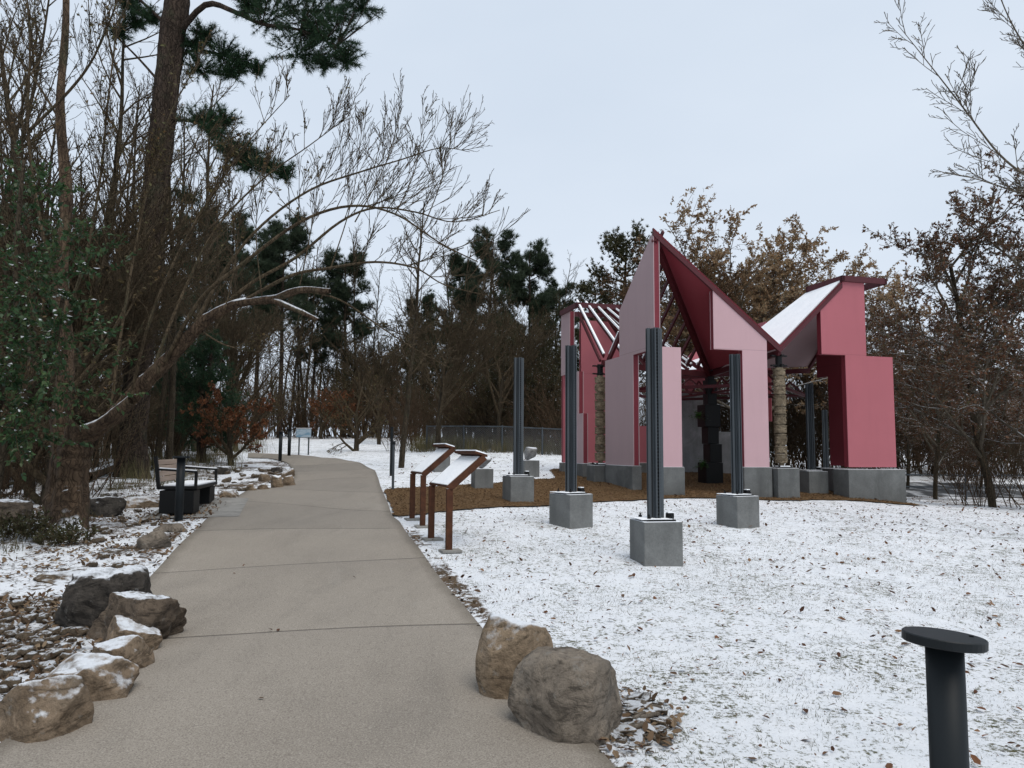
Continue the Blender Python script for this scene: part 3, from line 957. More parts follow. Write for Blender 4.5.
for k, (px, py, wd, bh, ch, lab) in enumerate(((482, 489.5, .40, .42, .30, 'concrete pedestal with pale cut stone behind the nearer rusty panel'),
                                  (530, 477, .38, .40, .34, 'concrete pedestal with grey stone behind the column at the mulch edge'),
                                  (441, 472, .42, .42, .30, 'concrete pedestal with snowy stone behind the farther rusty panel'))):
    x_, y_ = colpos(px, py, wd)
    T = thing('stone_pedestal', lab, 'pedestal', (x_, y_, gz(x_, y_)), R(15), 'stones on concrete pedestals')
    mb = MB(); mb.box((0, 0, bh / 2 - .1), (wd, wd, bh + .2)); mb.build('concrete_block', M['block concrete'], T, .012)
    st = link('cut_stone', rock_mesh('cut_stone', 'cut pale stone', 40 + k, (wd * .9, wd * .7, ch), 3, 14, .03), None, (x_ + .02, y_, gz(x_, y_) + bh - .01))
    tag(st, ('pale cut stone lying on the pedestal behind the nearer rusty panel', 'grey upright stone on the pedestal behind the mulch edge column', 'snowy stone on the pedestal behind the farther rusty panel')[k], 'stone', 'cut stones on pedestals')

# ------------------------------------------------------------------ rusted reading panels beside the path
def make_panel(label, pr, pl, lh, run, rise):
    """pr / pl: ground points of the two legs"""
    ax = Vector((pr.x - pl.x, pr.y - pl.y, 0)); wdt = ax.length
    ang = math.atan2(ax.y, ax.x)            # x axis runs from the far leg to the near leg
    z0 = min(pr.z, pl.z)
    T = thing('reading_panel', label, 'information panel', (pl.x, pl.y, z0), ang, 'rusted reading panels beside the path')
    # local: x along the panel, +y away from the path
    for k, (xx, zz_) in enumerate(((0, pl.z - z0), (wdt, pr.z - z0))):
        mb = MB()
        mb.box((xx, 0, (lh - zz_) / 2 + zz_ - .03), (.05, .075, lh - zz_ + .06))
        mb.build('leg', M['rusted steel'], T, .004)
        mb = MB()
        mb.bar((xx, -.012, lh - .005), (xx, run, lh + rise), .05, .075)
        mb.build('arm', M['rusted steel'], T, .004)
        mb = MB(); mb.box((xx, .02, zz_ + .012), (.20, .24, .03)); mb.build('foot_plate', M['pad concrete'], T, .006)
    d = Vector((0, run, rise)).normalized(); nrm = Vector((0, -d.z, d.y))
    a = Vector((.026, 0, lh)) + nrm * .012; b = Vector((wdt - .026, 0, lh)) + nrm * .012
    mb = MB(); mb.prism([a, b, b + d * (math.hypot(run, rise) - .01), a + d * (math.hypot(run, rise) - .01)], nrm * .02); mb.build('display_board', M['rusted steel'], T)
    a += nrm * .0225 + d * .012; b += nrm * .0225 + d * .012
    mb = MB(); mb.prism([a, b, b + d * (math.hypot(run, rise) - .05), a + d * (math.hypot(run, rise) - .05)], nrm * .014); mb.build('snow_cover', M['panel snow'], T, .005)
    mb = MB()
    e = Vector((-.025, run, rise + lh)); f_ = Vector((wdt + .025, run, rise + lh))
    back = Vector((0, -.13, .045))
    mb.prism([e + Vector((0, .03, .0)), f_ + Vector((0, .03, .0)), f_ + back, e + back], (0, 0, .03)); mb.build('hood', M['rusted steel'], T, .003)
    mb = MB(); mb.prism([e + Vector((0.01, .02, .032)), f_ + Vector((-.01, .02, .032)), f_ + back * .9 + Vector((-.01, 0, .032)), e + back * .9 + Vector((.01, 0, .032))], (0, 0, .015)); mb.build('hood_snow', M['snow'], T)
make_panel('nearer rusted steel reading panel with snow on its sloping face', at(448.7, 552), at(431, 540), .735, .43, .37)
make_panel('farther rusted steel reading panel with snow on its sloping face', at(422.5, 527.5), at(412, 520), .735, .43, .37)

# ------------------------------------------------------------------ bollards, posts, sign
def bollard(label, x, y, h, r=.065, disc=.125, tilt=(0, 0), thick=.028):
    z0 = gz(x, y)
    T = thing('path_bollard', label, 'bollard', (x, y, z0), 0, 'black light bollards along the path')
    mb = MB(); mb.lathe([(r, -.1), (r, h - thick - .003)], (0, 0, 0), 28); o = mb.build('post', M['bollard black'], T, .0, True)
    o.data.polygons[-1].use_smooth = o.data.polygons[-2].use_smooth = False
    mb = MB(); mb.lathe([(disc - .003, -thick / 2), (disc, -thick / 2 + .003), (disc, thick / 2 - .003), (disc - .003, thick / 2)], (0, 0, 0), 40)
    o = mb.build('cap_disc', M['bollard black'], T, .0, False)
    o.location = (0, 0, h - thick / 2 - .004); o.rotation_euler = (tilt[0], tilt[1], 0)
    mb = MB(); mb.lathe([(.007, 0), (.007, .004)], (disc * .72, 0, thick / 2), 10); s_ = mb.build('screw', M['black steel'], o)
    return T
p = atd(944, 640, 2.34)
bollard('black bollard with tilted disc cap standing in the snow in the near corner', p.x, p.y, p.z - gz(p.x, p.y) + .02, .052, .114, (R(-1), R(4)), .028)
p = at(178.5, 521)
bollard('black bollard with flat disc cap in front of the bench', p.x, p.y, .955, .06, .12)
p = at(280, 461); bollard('short black bollard on the path bend left of the sign', p.x, p.y, .92, .055, .085)
p = at(289, 456); bollard('farthest black bollard close to the legs of the sign', p.x, p.y, .92, .055, .085)
p = at(391, 476)
T = thing('marker_post', 'tall thin black post in the snow left of a tree trunk', 'post', p)
mb = MB(); mb.box((0, 0, .58), (.065, .065, 1.24)); mb.build('shaft', M['bollard black'], T, .006)
mb = MB(); mb.box((0, 0, 1.21), (.075, .075, .02)); mb.build('cap', M['bollard black'], T)
p = at(392.8, 490.5)
T = thing('marker_post', 'thin grey post at the path edge before the tall black post', 'post', p)
mb = MB(); mb.lathe([(.026, -.1), (.026, .93)], (0, 0, 0), 10); mb.build('shaft', M['slotted steel'], T)
mb = MB(); mb.box((0, 0, .96), (.06, .06, .07)); mb.build('cap', M['bollard black'], T, .006)

def signmat():
    n = NT('sign face')
    sep = n.t.nodes.new('ShaderNodeSeparateXYZ'); n.t.links.new(n.co, sep.inputs[0])
    c = n.mix(n.ramp(n.noise(7, 4, stretch=(.5, 1, 1.6)), [(.46, 0.0), (.6, 1.0)]), (.42, .52, .60), (.20, .34, .46))
    M['sign face'] = n.fin(c, .5)
signmat()
pl, pr = at(298.5, 455), at(308.5, 455)
pc = (pl + pr) / 2
dsn = pc.y / 760
T = thing('notice_sign', 'pale blue notice sign on two thin legs beside the path bend', 'sign', (pc.x, pc.y, pc.z), R(-8))
for sx in (-1, 1):
    mb = MB(); mb.box((sx * 5 * dsn, 0, .36), (.04, .04, .96)); mb.build('leg', M['slotted steel'], T)
mb = MB(); mb.box((0, -.03, 26 * dsn - .16), (16 * dsn, .025, 9 * dsn)); mb.build('board', M['slotted steel'], T, .004)
mb = MB(); mb.box((0, -.046, 26 * dsn - .16), (15.4 * dsn, .006, 8.2 * dsn)); mb.build('sign_face', M['sign face'], T)
mb = MB(); mb.box((0, -.03, 30.5 * dsn - .145), (16 * dsn, .04, .02)); mb.build('snow_cap', M['snow'], T)

# ------------------------------------------------------------------ bench on its pad
def benchmats():
    n = NT('bench slats')
    c = n.mix(n.ramp(n.noise(6, 5, stretch=(1, .2, 3)), [(.3, 0.0), (.7, 1.0)]), (.27, .20, .155), (.36, .275, .215))
    M['bench slats'] = n.fin(c, .7, n.noise(40, 4, stretch=(1, .1, 1)), .2, .005)
benchmats()
bp = at(177, 517)
brz = math.atan2(.5, 2.5)
ca, sa = math.cos(brz), math.sin(brz)
B = thing('park_bench', 'black framed park bench with wooden back and snow on its seat', 'bench', (bp.x - .02, bp.y, gz(bp.x, bp.y + .8) + .02), brz)
# local: y runs away along the path, +x faces the path
BL = 1.75
for yy in (0, BL - .45):
    mb = MB(); mb.box((0, yy + .225, .16), (.50, .45, .35)); mb.build('base', M['black steel'], B, .008)
mb = MB(); mb.box((0, BL / 2, .375), (.58, BL, .05)); mb.build('seat', M['black steel'], B, .008)
mb = MB(); mb.box((.03, BL / 2, .416), (.48, BL - .08, .030)); mb.build('snow_cover', M['snow'], B, .012)
mb = MB()
for k in range(4): mb.box((-.30 - k * .012, BL / 2, .50 + k * .088), (.025, BL - .10, .078))
mb.build('backrest', M['bench slats'], B, .006)
for yy in (.03, BL - .03):
    mb = MB(); mb.bar((-.27, yy, .36), (-.335, yy, .86), .05, .06, 0, (0, 1, 0)); mb.build('back_post', M['black steel'], B)
for yy in (.03, BL - .03):
    mb = MB()
    mb.bar((-.29, yy, .66), (.28, yy, .62), .055, .03); mb.bar((.265, yy, .38), (.265, yy, .62), .04, .055, 0, (0, 1, 0))
    mb.build('armrest', M['black steel'], B, .004)
    mb = MB(); mb.bar((-.27, yy, .683), (.27, yy, .644), .045, .014); mb.build('armrest_snow', M['snow'], B)
def bl(x_, y_): return (bp.x + x_ * ca - y_ * sa, bp.y + x_ * sa + y_ * ca, 0)
drape('bench_pad', [bl(-.5, -.3), bl(.95, -.3), bl(.78, 2.0), bl(-.5, 2.0)], M['pad concrete'], .018)

# ------------------------------------------------------------------ boulders and stones
def boulder(px0, px1, ptop, pbot, mat, seed, label, group=None, depth=.8, rz=0.0, sub=5, cuts=11, rough=.045, cat='boulder', name='boulder', tiltx=0.0, back=None, soft=0.0):
    g_ = at((px0 + px1) / 2, pbot)
    dist = g_.y
    wd = (px1 - px0) / FPX * dist
    dp = wd * depth
    cy = dist + dp * (.32 if back is None else back)
    # height so that its crown reaches the traced top at the boulder's middle
    top = atd((px0 + px1) / 2, ptop, cy).z
    xx = g_.x * cy / dist
    z0 = gz(xx, cy - dp * .3) - .05
    ht = max(.05, top - z0)
    o = link(name, rock_mesh(name, mat, seed, (wd * cy / dist, dp * 1.1, ht * 1.45), sub, cuts, rough, soft), None, (xx, cy, z0 - ht * .45))
    o.rotation_euler = (tiltx, 0, rz)
    return tag(o, label, cat, group)
GL = 'boulders lining the left path edge'
boulder(62, 146, 566, 629, 'dark mossy stone', 3, 'dark craggy boulder at the back of the left row', GL, .8, .2, 5, 9, .09)
boulder(82, 178, 592, 645, 'rough brown stone', 11, 'broad brown boulder bulging toward the path in front of the dark one', GL, .62, -.1, 5, 8, .07)
boulder(98, 161, 617, 655, 'tan sandstone snowy', 8, 'rounded boulder with snow cap, third from the back of the left row', GL, .7)
boulder(90, 148, 637, 675, 'tan sandstone snowy', 15, 'squat tan boulder with snowy ledge just ahead of the flat snowy slab', GL, .8)
boulder(46, 131, 656, 702, 'tan sandstone snowy', 19, 'flat topped slab boulder thickly covered by snow', GL, .62, .1, 5, 10, .04)
boulder(44, 86, 669, 708, 'tan sandstone', 23, 'small pinkish stone wedged between two snowy slabs', GL, .9)
boulder(-14, 82, 678, 741, 'tan sandstone snowy', 27, 'brown snow topped boulder at the frame edge, nearest of the left row', GL, .6, 0, 5, 10, .05)
boulder(475, 555, 612, 697, 'tan sandstone', 31, 'blocky tan boulder dusted by snow at the right path edge', 'boulders at the right path edge', .85, .35, 5, 9, .03, soft=.3)
boulder(508, 619, 650, 739, 'bare sandstone', 37, 'large round brown boulder without snow beside the blocky one', 'boulders at the right path edge', .75, -.2, 5, 6, .045, soft=.6)
boulder(530, 552, 648, 668, 'bare sandstone', 41, 'small reddish stone squeezed between the two right boulders', 'boulders at the right path edge', .9, 0, 4, 9, .05, back=1.6)
GB = 'rocks lying in the planted bed'
boulder(-14, 35, 499, 522, 'rough brown stone', 44, 'low brown rock at the left frame edge behind the shrubs', GB, .7)
boulder(85, 123, 496, 517, 'dark mossy stone', 47, 'long dark rock beside the leaning tree trunk', GB, .7)
boulder(44, 78, 496, 514, 'rough brown stone', 48, 'brown rock just left of the leaning tree trunk', GB, .8)
boulder(122, 160, 496, 508, 'tan sandstone', 51, 'low flat rock left of the bench', GB, .6)
boulder(100, 117, 492, 501, 'dark mossy stone', 53, 'small dark rock near the pine foot', GB, .8)
boulder(32, 98, 572, 583, 'creek stone', 57, 'thin flat flagstone in the bed behind the dark craggy boulder', GB, .6)
boulder(138, 168, 530, 549, 'bare sandstone', 61, 'brown rock on leaf litter between bollard and path', GB, .8)
boulder(156, 190, 523, 532, 'bare sandstone', 63, 'flat brown rock at the foot of the bench bollard', GB, .7)
boulder(217, 240, 489, 498, 'tan sandstone', 65, 'low rock beyond the bench pad', GB, .8)
boulder(214, 232, 466, 474, 'dark mossy stone', 66, 'dark rock behind the bench arm', GB, .8)
GF = 'stones around the path bend'
for k, (a, b, t, bt, m_, lab) in enumerate(((245, 257, 483, 491, 'tan sandstone', 'leftmost stone of the cluster at the path bend'),
    (257, 269, 483, 490, 'tan sandstone snowy', 'second stone from the left at the path bend'),
    (270, 284, 475, 488, 'tan sandstone', 'tallest bare stone of the cluster at the path bend'),
    (283, 296, 475, 486, 'tan sandstone snowy', 'right end stone of the cluster at the path bend'),
    (271, 283, 467, 473, 'dark mossy stone', 'dark stone at the back of the cluster at the path bend'),
    (280, 295, 468, 477, 'tan sandstone snowy', 'snow covered stone above the right end of the cluster'),
    (258, 272, 473, 481, 'tan sandstone snowy', 'snow covered stone in the middle of the bend cluster'))):
    boulder(a, b, t, bt, m_, 70 + k, lab, GF, .8, 0, 4, 10, .05)

rr = random.Random(5)
protos = [rock_mesh('river_stone', 'creek stone', 100 + k, (1, .75, .5), 3, 8, .05) for k in range(6)]
flats = [rock_mesh('flat_stone', m_, 120 + k, (1, .6, .22), 3, 10, .04) for k, m_ in enumerate(['creek stone', 'bare sandstone', 'tan sandstone', 'creek stone'])]
def strew(n, region, protos_, size, name, label, group, keep=None):
    k = 0; tries = 0
    while k < n and tries < n * 20:
        tries += 1
        px = rr.uniform(region[0], region[2]); py = rr.uniform(region[1], region[3])
        p_ = at(px, py)
        if keep and not keep(p_): continue
        s_ = rr.uniform(*size)
        o = link(name, rr.choice(protos_), None, (p_.x, p_.y, p_.z - s_ * .08))
        o.scale = (s_ * rr.uniform(.8, 1.25), s_ * rr.uniform(.8, 1.2), s_ * rr.uniform(.7, 1.1))
        o.rotation_euler = (rr.uniform(-.35, .35), rr.uniform(-.35, .35), rr.uniform(0, 6.28))
        tag(o, label, 'stone', group); k += 1
bedkeep = lambda p_: p_.x < xl(p_.y) - .10
strew(150, (-20, 600, 130, 722), protos, (.05, .15), 'river_stone', 'small rounded river stone in the bed behind the left boulders', 'river stones in the planted bed', bedkeep)
strew(45, (90, 500, 215, 600), protos, (.05, .16), 'river_stone', 'small stone among leaf litter near the bench', 'stones among the litter near the bench', bedkeep)
strew(45, (205, 466, 285, 492), protos, (.08, .24), 'river_stone', 'small stone in the snowy bed before the path bend', 'stones in the bed at the path bend', lambda p_: p_.x < xl(p_.y) - .05)
def ell(p_):
    c_ = at(622, 716); return ((p_.x - c_.x) / .27) ** 2 + ((p_.y - c_.y) / .40) ** 2 < 1
strew(85, (585, 672, 665, 752), flats, (.08, .19), 'flat_stone', 'flat brown stone chip piled beside the large round boulder', 'stone chips beside the large round boulder', ell)
strew(12, (610, 700, 656, 745), flats, (.07, .13), 'flat_stone', 'flat brown stone chip piled beside the large round boulder', 'stone chips beside the large round boulder', ell)

# chain link fence at the back of the snow field
def fencemat():
    n = NT('wire mesh')
    br = n.t.nodes.new('ShaderNodeSeparateXYZ'); n.t.links.new(n.co, br.inputs[0])
    a = n.math('FRACT', n.math('MULTIPLY', n.math('ADD', br.outputs['X'], br.outputs['Z']), 14.0))
    b = n.math('FRACT', n.math('MULTIPLY', n.math('SUBTRACT', br.outputs['X'], br.outputs['Z']), 14.0))
    k = n.math('MAXIMUM', n.math('LESS_THAN', a, .10), n.math('LESS_THAN', b, .10))
    m = n.fin((.16, .165, .17), .5, None, metal=.2)
    t = n.t.nodes.new('ShaderNodeBsdfTransparent'); ms = n.t.nodes.new('ShaderNodeMixShader')
    n.t.links.new(k, ms.inputs[0]); n.t.links.new(t.outputs[0], ms.inputs[1]); n.t.links.new(n.p.outputs[0], ms.inputs[2])
    n.t.links.new(ms.outputs[0], n.out.inputs[0])
    M['wire mesh'] = m
fencemat()
def fence(label, a, b, h, n, rails=(1.0,), mesh=True, group=None, name='wire_fence'):
    a, b = Vector(a), Vector(b)
    d = b - a; L_ = d.length; ang = math.atan2(d.y, d.x)
    z0 = gz(a.x, a.y)
    T = thing(name, label, 'fence', (a.x, a.y, z0), ang, group)
    zs = [gz(*(a.lerp(b, k / n)).xy) - z0 for k in range(n + 1)]
    for k in range(n + 1):
        mb = MB(); mb.lathe([(.035, zs[k] - .1), (.035, zs[k] + h + .05)], (L_ * k / n, 0, 0), 8); mb.build('post', M['slotted steel'], T)
    for f in rails:
        mb = MB()
        for k in range(n): mb.bar((L_ * k / n, 0, zs[k] + h * f), (L_ * (k + 1) / n, 0, zs[k + 1] + h * f), .05, .05)
        mb.build('rail', M['slotted steel'], T)
    if mesh:
        mb = MB()
        for k in range(n): mb.box((L_ * (k + .5) / n, .04, (zs[k] + zs[k + 1]) / 2 + h / 2), (L_ / n, .008, h))
        mb.build('wire_mesh', M['wire mesh'], T)
fence('grey wire mesh fence along the far side of the snow field', (-3.4, 30.5, 0), (4.2, 27.6, 0), 1.0, 5, (1.0,))
fence('low rail fence beside the road right of the pavilion', (13.5, 27.5, 0), (34, 24, 0), .85, 8, (1.0, .5), False, None, 'rail_fence')
#--PART3--
# ------------------------------------------------------------------ trees and shrubs
def unit(v): return v / (np.linalg.norm(v) + 1e-9)

def grow(out, rng, p, d, L, r, lvl, S):
    n = max(3, min(12, int(L / S['seg'][lvl])))
    pts = [np.array(p, float)]; d = unit(np.array(d, float)); dirs = [d]
    wob, trop = S['wob'][lvl], S['trop'][lvl]
    for k in range(n):
        d = unit(d + rng.normal(0, wob, 3) + np.array([0, 0, trop]) / n)
        pts.append(pts[-1] + d * L / n); dirs.append(d)
    rad = r * np.linspace(1, S['tip'][lvl], n + 1)
    rad = np.maximum(rad, S['rmin'])
    out.append((np.array(pts), rad, lvl))
    if lvl >= len(S['nb']): return
    nb = S['nb'][lvl]; nb = int(nb * rng.uniform(.8, 1.2) + .5)
    for k in range(nb):
        t = S['start'][lvl] + (1 - S['start'][lvl]) * (k + rng.uniform(0, 1)) / nb
        t = min(t, .995); i = int(t * n); f = t * n - i
        q = pts[i] * (1 - f) + pts[min(i + 1, n)] * f
        ax = dirs[i]
        s1 = unit(np.cross(ax, rng.normal(0, 1, 3)))
        if lvl > 0 and S.get('flatten'): s1 = unit(s1 * np.array([1, 1, S['flatten']]))
        a = S['ang'][lvl] * rng.uniform(.7, 1.25)
        nd = ax * math.cos(a) + s1 * math.sin(a)
        L2 = L * S['lr'][lvl] * (1 - S.get('taper', .55) * t) * rng.uniform(.65, 1.2)
        r2 = min(np.interp(t * n, np.arange(n + 1), rad) * .72, r * S['rr'][lvl])
        grow(out, rng, q, nd, L2, r2, lvl + 1, S)

def tubes_mesh(name, polys, mat, sides=(9, 6, 4, 3, 3)):
    V, F_, b = [], [], 0
    for P, rad, lvl in polys:
        v, f = tube_np(P, rad, sides[min(lvl, len(sides) - 1)])
        V.append(v); F_.append(f + b); b += len(v)
    if not V: return None
    return np_mesh(name, np.concatenate(V), np.concatenate(F_), M[mat], True)

def leaves_np(rng, P, D, size, wid=.5, spread=.9, droop=0.0, fold=.12):
    n = len(P)
    D = D + rng.normal(0, spread, (n, 3)) + np.array([0, 0, -droop])
    D /= np.linalg.norm(D, axis=1, keepdims=True) + 1e-9
    N = rng.normal(0, 1, (n, 3)); N[:, 2] += .6
    Sd = np.cross(D, N); Sd /= np.linalg.norm(Sd, axis=1, keepdims=True) + 1e-9
    Nn = np.cross(Sd, D)
    s = (size * rng.uniform(.45, 1.35, n))[:, None]
    a = P; c = P + D * s
    m = P + D * s * .45
    b = m + Sd * s * wid * .5 + Nn * s * fold; d = m - Sd * s * wid * .5 + Nn * s * fold
    V = np.stack([a, b, c, d], 1).reshape(-1, 3)
    F_ = np.arange(4 * n).reshape(n, 4)
    return V, F_

def twig_leaves(rng, polys, lvls, per_m, size, keep=1.0, **kw):
    Ps, Ds = [], []
    for P, rad, lvl in polys:
        if lvl not in lvls or rng.uniform() > keep: continue
        L = np.linalg.norm(np.diff(P, axis=0), axis=1).sum()
        n = rng.poisson(max(.1, L * per_m))
        if n == 0: continue
        t = rng.uniform(.1, 1, n) * (len(P) - 1); i = np.minimum(t.astype(int), len(P) - 2); f = (t - i)[:, None]
        Ps.append(P[i] * (1 - f) + P[i + 1] * f); Ds.append(unit(P[-1] - P[0]) + np.zeros((n, 3)))
    P = np.concatenate(Ps); D = np.concatenate(Ds)
    return leaves_np(rng, P, D, size, **kw)

def tufts_np(rng, cen, dirs, n, ln, wd, spread=1.0):
    """needle tufts: n blades radiating from each centre around its direction"""
    k = len(cen)
    C_ = np.repeat(cen, n, 0); D = np.repeat(dirs, n, 0) + rng.normal(0, spread, (k * n, 3))
    D /= np.linalg.norm(D, axis=1, keepdims=True) + 1e-9
    Sd = np.cross(D, rng.normal(0, 1, D.shape)); Sd /= np.linalg.norm(Sd, axis=1, keepdims=True) + 1e-9
    l = (ln * rng.uniform(.6, 1.15, k * n))[:, None]
    V = np.stack([C_ - Sd * wd * .5, C_ + Sd * wd * .5, C_ + D * l], 1).reshape(-1, 3)
    F_ = np.arange(3 * k * n).reshape(-1, 3)
    return V, F_

PROTO = {}
def proto(kind, trunk_me, parts):
    PROTO.setdefault(kind, []).append((trunk_me, parts))

COUNT = {}
def plant(kind, px, dist, label, cat, group, scale=1.0, top=None, H=1.0, name=None, rz=None, which=None, x=None):
    """put a copy of a prototype tree on the ground at depth dist in the direction of column px"""
    xx = (px - 512) / FPX * dist if x is None else x
    z0 = gz(xx, dist)
    lst = PROTO[kind]
    k = COUNT.get(kind, 0); COUNT[kind] = k + 1
    tm, parts = lst[k % len(lst) if which is None else which]
    if top is not None:
        pt = atd(px, top, dist); scale = (pt.z - z0) / H
    rgen = random.Random(len(kind) * 7919 + round(px) * 31 + round(dist * 10))
    T = thing(name or kind, label, cat, (xx, dist, z0 - .03), rgen.uniform(0, 6.28) if rz is None else rz, group)
    T.scale = (scale * rgen.uniform(.92, 1.08),) * 2 + (scale,)
    link('trunk', tm, T)
    for nm, me_ in parts: link(nm, me_, T)
    return T

# --- tall thin bare trees (about 12 m)
for sd_ in range(5):
    rng = np.random.default_rng(10 + sd_); out = []
    S = dict(seg=[.9, .5, .35, .3], wob=[.035, .10, .16, .2], trop=[.05, .45, .35, .2], tip=[.18, .3, .4, .6], rmin=.005, nb=[22, 8, 4], start=[.30, .15, .15], ang=[.75, .65, .6], lr=[.26, .45, .5], rr=[.26, .4, .5], taper=.6)
    grow(out, rng, (0, 0, -.2), (rng.normal(0, .05), rng.normal(0, .05), 1), 12, .10, 0, S)
    proto('bare_tree', tubes_mesh('trunk', [o for o in out if o[2] == 0], 'dark bark'), [('crown', tubes_mesh('crown', [o for o in out if o[2] > 0], 'twig bark'))])
    if sd_ < 2:
        V, F_ = twig_leaves(rng, out, (2, 3), 5, .07, .9, droop=.8)
        proto('withered_tree', PROTO['bare_tree'][-1][0], [PROTO['bare_tree'][-1][1][0], ('leaves', np_mesh('leaves', V, F_, M['understory leaves']))])
# --- fine-twigged spreading bare trees (about 8 m)
for sd_ in range(3):
    rng = np.random.default_rng(30 + sd_); out = []
    S = dict(seg=[.6, .5, .35, .3, .25], wob=[.04, .07, .10, .14, .16], trop=[0, .30, .3, .25, .2], tip=[.5, .22, .35, .45, .6], rmin=.006, nb=[12, 10, 8, 4], start=[.42, .25, .2, .2], ang=[.6, .5, .5, .5], lr=[1.35, .5, .5, .5], rr=[.5, .4, .5, .6], taper=.35)
    grow(out, rng, (0, 0, -.2), (0, 0, 1), 3.6, .12, 0, S)
    proto('spreading_tree', tubes_mesh('trunk', [o for o in out if o[2] == 0], 'dark bark'), [('crown', tubes_mesh('crown', [o for o in out if o[2] > 0], 'twig bark', (9, 5, 4, 3, 3)))])
# --- thickets (about 2.6 m)
for sd_ in range(4):
    rng = np.random.default_rng(50 + sd_); out = []
    S = dict(seg=[.4, .3, .25], wob=[.10, .16, .2], trop=[.2, .3, .2], tip=[.3, .4, .6], rmin=.005, nb=[7, 4], start=[.15, .15], ang=[.6, .6], lr=[.5, .55], rr=[.55, .6], taper=.4)
    for k in range(17):
        a = rng.uniform(0, 6.28); l = rng.uniform(0, .8)
        grow(out, rng, (l * math.cos(a) * .8, l * math.sin(a) * .8, -.1), (math.cos(a) * rng.uniform(.05, .6), math.sin(a) * rng.uniform(.05, .6), 1), rng.uniform(1.5, 2.8), .016, 0, S)
    proto('bare_shrub', tubes_mesh('trunk', [o for o in out if o[2] == 0], 'red brown twig bark', (4,)), [('crown', tubes_mesh('crown', [o for o in out if o[2] > 0], ('twig bark', 'red brown twig bark')[sd_ % 2], (3, 3, 3)))])
# --- tall pines (about 15 m), clumped crown in the upper part
def pine_proto(kind, sd_, needles, bark_m, H=15, lo=.45, nbr=30, tn=30, spread_l=.23, ln=.42, wd=.030):
    rng = np.random.default_rng(sd_); out = []
    S = dict(seg=[1.0, .6, .4], wob=[.02, .1, .15], trop=[.03, .25, .3], tip=[.2, .3, .5], rmin=.012, nb=[nbr, 5], start=[lo, .35], ang=[1.25, .7], lr=[spread_l, .48], rr=[.25, .5], taper=.62)
    grow(out, rng, (0, 0, -.2), (0, 0, 1), H, .2, 0, S)
    cen, dr = [], []
    for P, rad, lvl in out:
        if lvl == 0: cen.append(P[-1]); dr.append(np.array([0, 0, 1.])); continue
        m = 13 if lvl == 2 else 8
        for k in range(m):
            t = rng.uniform(.45, 1) * (len(P) - 1); i_ = min(int(t), len(P) - 2); f = t - i_
            cen.append(P[i_] * (1 - f) + P[i_ + 1] * f + rng.normal(0, .22, 3)); dr.append(unit(P[-1] - P[-2]) + np.array([0, 0, .5]))
    V, F_ = tufts_np(rng, np.array(cen), np.array(dr), tn, ln, wd, .9)
    proto(kind, tubes_mesh('trunk', [o for o in out if o[2] == 0], bark_m), [('limbs', tubes_mesh('limbs', [o for o in out if o[2] > 0], bark_m)), ('needles', np_mesh('needles', V, F_, M[needles]))])
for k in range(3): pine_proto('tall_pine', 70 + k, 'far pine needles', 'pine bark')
for k in range(2): pine_proto('yellowish_pine', 75 + k, 'yellow pine needles', 'pine bark', 11, .25, 34, 14, .3, .20, .045)
for k in range(2): pine_proto('young_pine', 78 + k, 'pine needles', 'pine bark', 5, .12, 28, 20, .38, .2, .016)
# --- oaks that kept their dead leaves (about 9 m)
def oak_proto(kind, sd_, leaf, H, per_m, size, tw='twig bark', dens=(9, 8, 5, 3), keep=1.0, Ltr=3.0, start=.3, up=.25, lr0=1.45, wide=1.0, round_=False, tr=.14):
    rng = np.random.default_rng(sd_); out = []
    S = dict(seg=[.6, .5, .35, .3, .25], wob=[.05, .09, .14, .18, .2], trop=[0, up, .25, .15, 0], tip=[.5, .22, .3, .4, .6], rmin=.005, nb=list(dens), start=[start, .2, .2, .15], ang=[.85, .75, .7, .6], lr=[lr0, .5, .5, .5], rr=[.5, .4, .5, .6], taper=.4)
    grow(out, rng, (0, 0, -.2), (0, 0, 1), Ltr, tr, 0, S)
    zm = max(o[0][:, 2].max() for o in out); f = H / zm
    out = [(P * np.array([f * wide, f * wide, f]), rad * min(1, f), l) for P, rad, l in out]
    if round_:      # an even, rounded outline: shoots that stray past it are dropped
        def inside(P): q = P[-1]; return (q[0] / (.46 * H)) ** 2 + (q[1] / (.46 * H)) ** 2 + ((q[2] - .55 * H) / (.42 * H)) ** 2 < 1 + rng.normal(0, .12)
        out = [o for o in out if o[2] < 2 or inside(o[0])]
        zt = max(o[0][:, 2].max() for o in out if o[2] >= 2); out = [(P * (H / zt), rad, l) for P, rad, l in out if P[:, 2].max() <= zt]
    V, F_ = twig_leaves(rng, out, (3, 4), per_m, size, keep, droop=.5)
    proto(kind, tubes_mesh('trunk', [o for o in out if o[2] == 0], 'dark bark'), [('branches', tubes_mesh('branches', [o for o in out if o[2] > 0], tw, (9, 5, 4, 3, 3))), ('leaves', np_mesh('leaves', V, F_, M[leaf]))])
for k in range(2): oak_proto('tan_oak', 90 + k, 'tan oak leaves', 9, 40, .10, 'pale twig bark', (16, 10, 8, 4), .95, up=.45, lr0=1.25, Ltr=3.4, wide=1.2, round_=True, tr=.11)
for k in range(2): oak_proto('brown_oak', 94 + k, 'brown oak leaves', 9, 26, .085, 'twig bark', (16, 10, 8, 4), .95, up=.45, lr0=1.2, Ltr=3.4, wide=1.2, round_=True, tr=.11)
for k in range(3): oak_proto('olive_tree', 97 + k, 'dull olive leaves', 8, 34, .085, 'twig bark', (18, 10, 7, 3), 1.0, 4.5, .08, .1, .62)
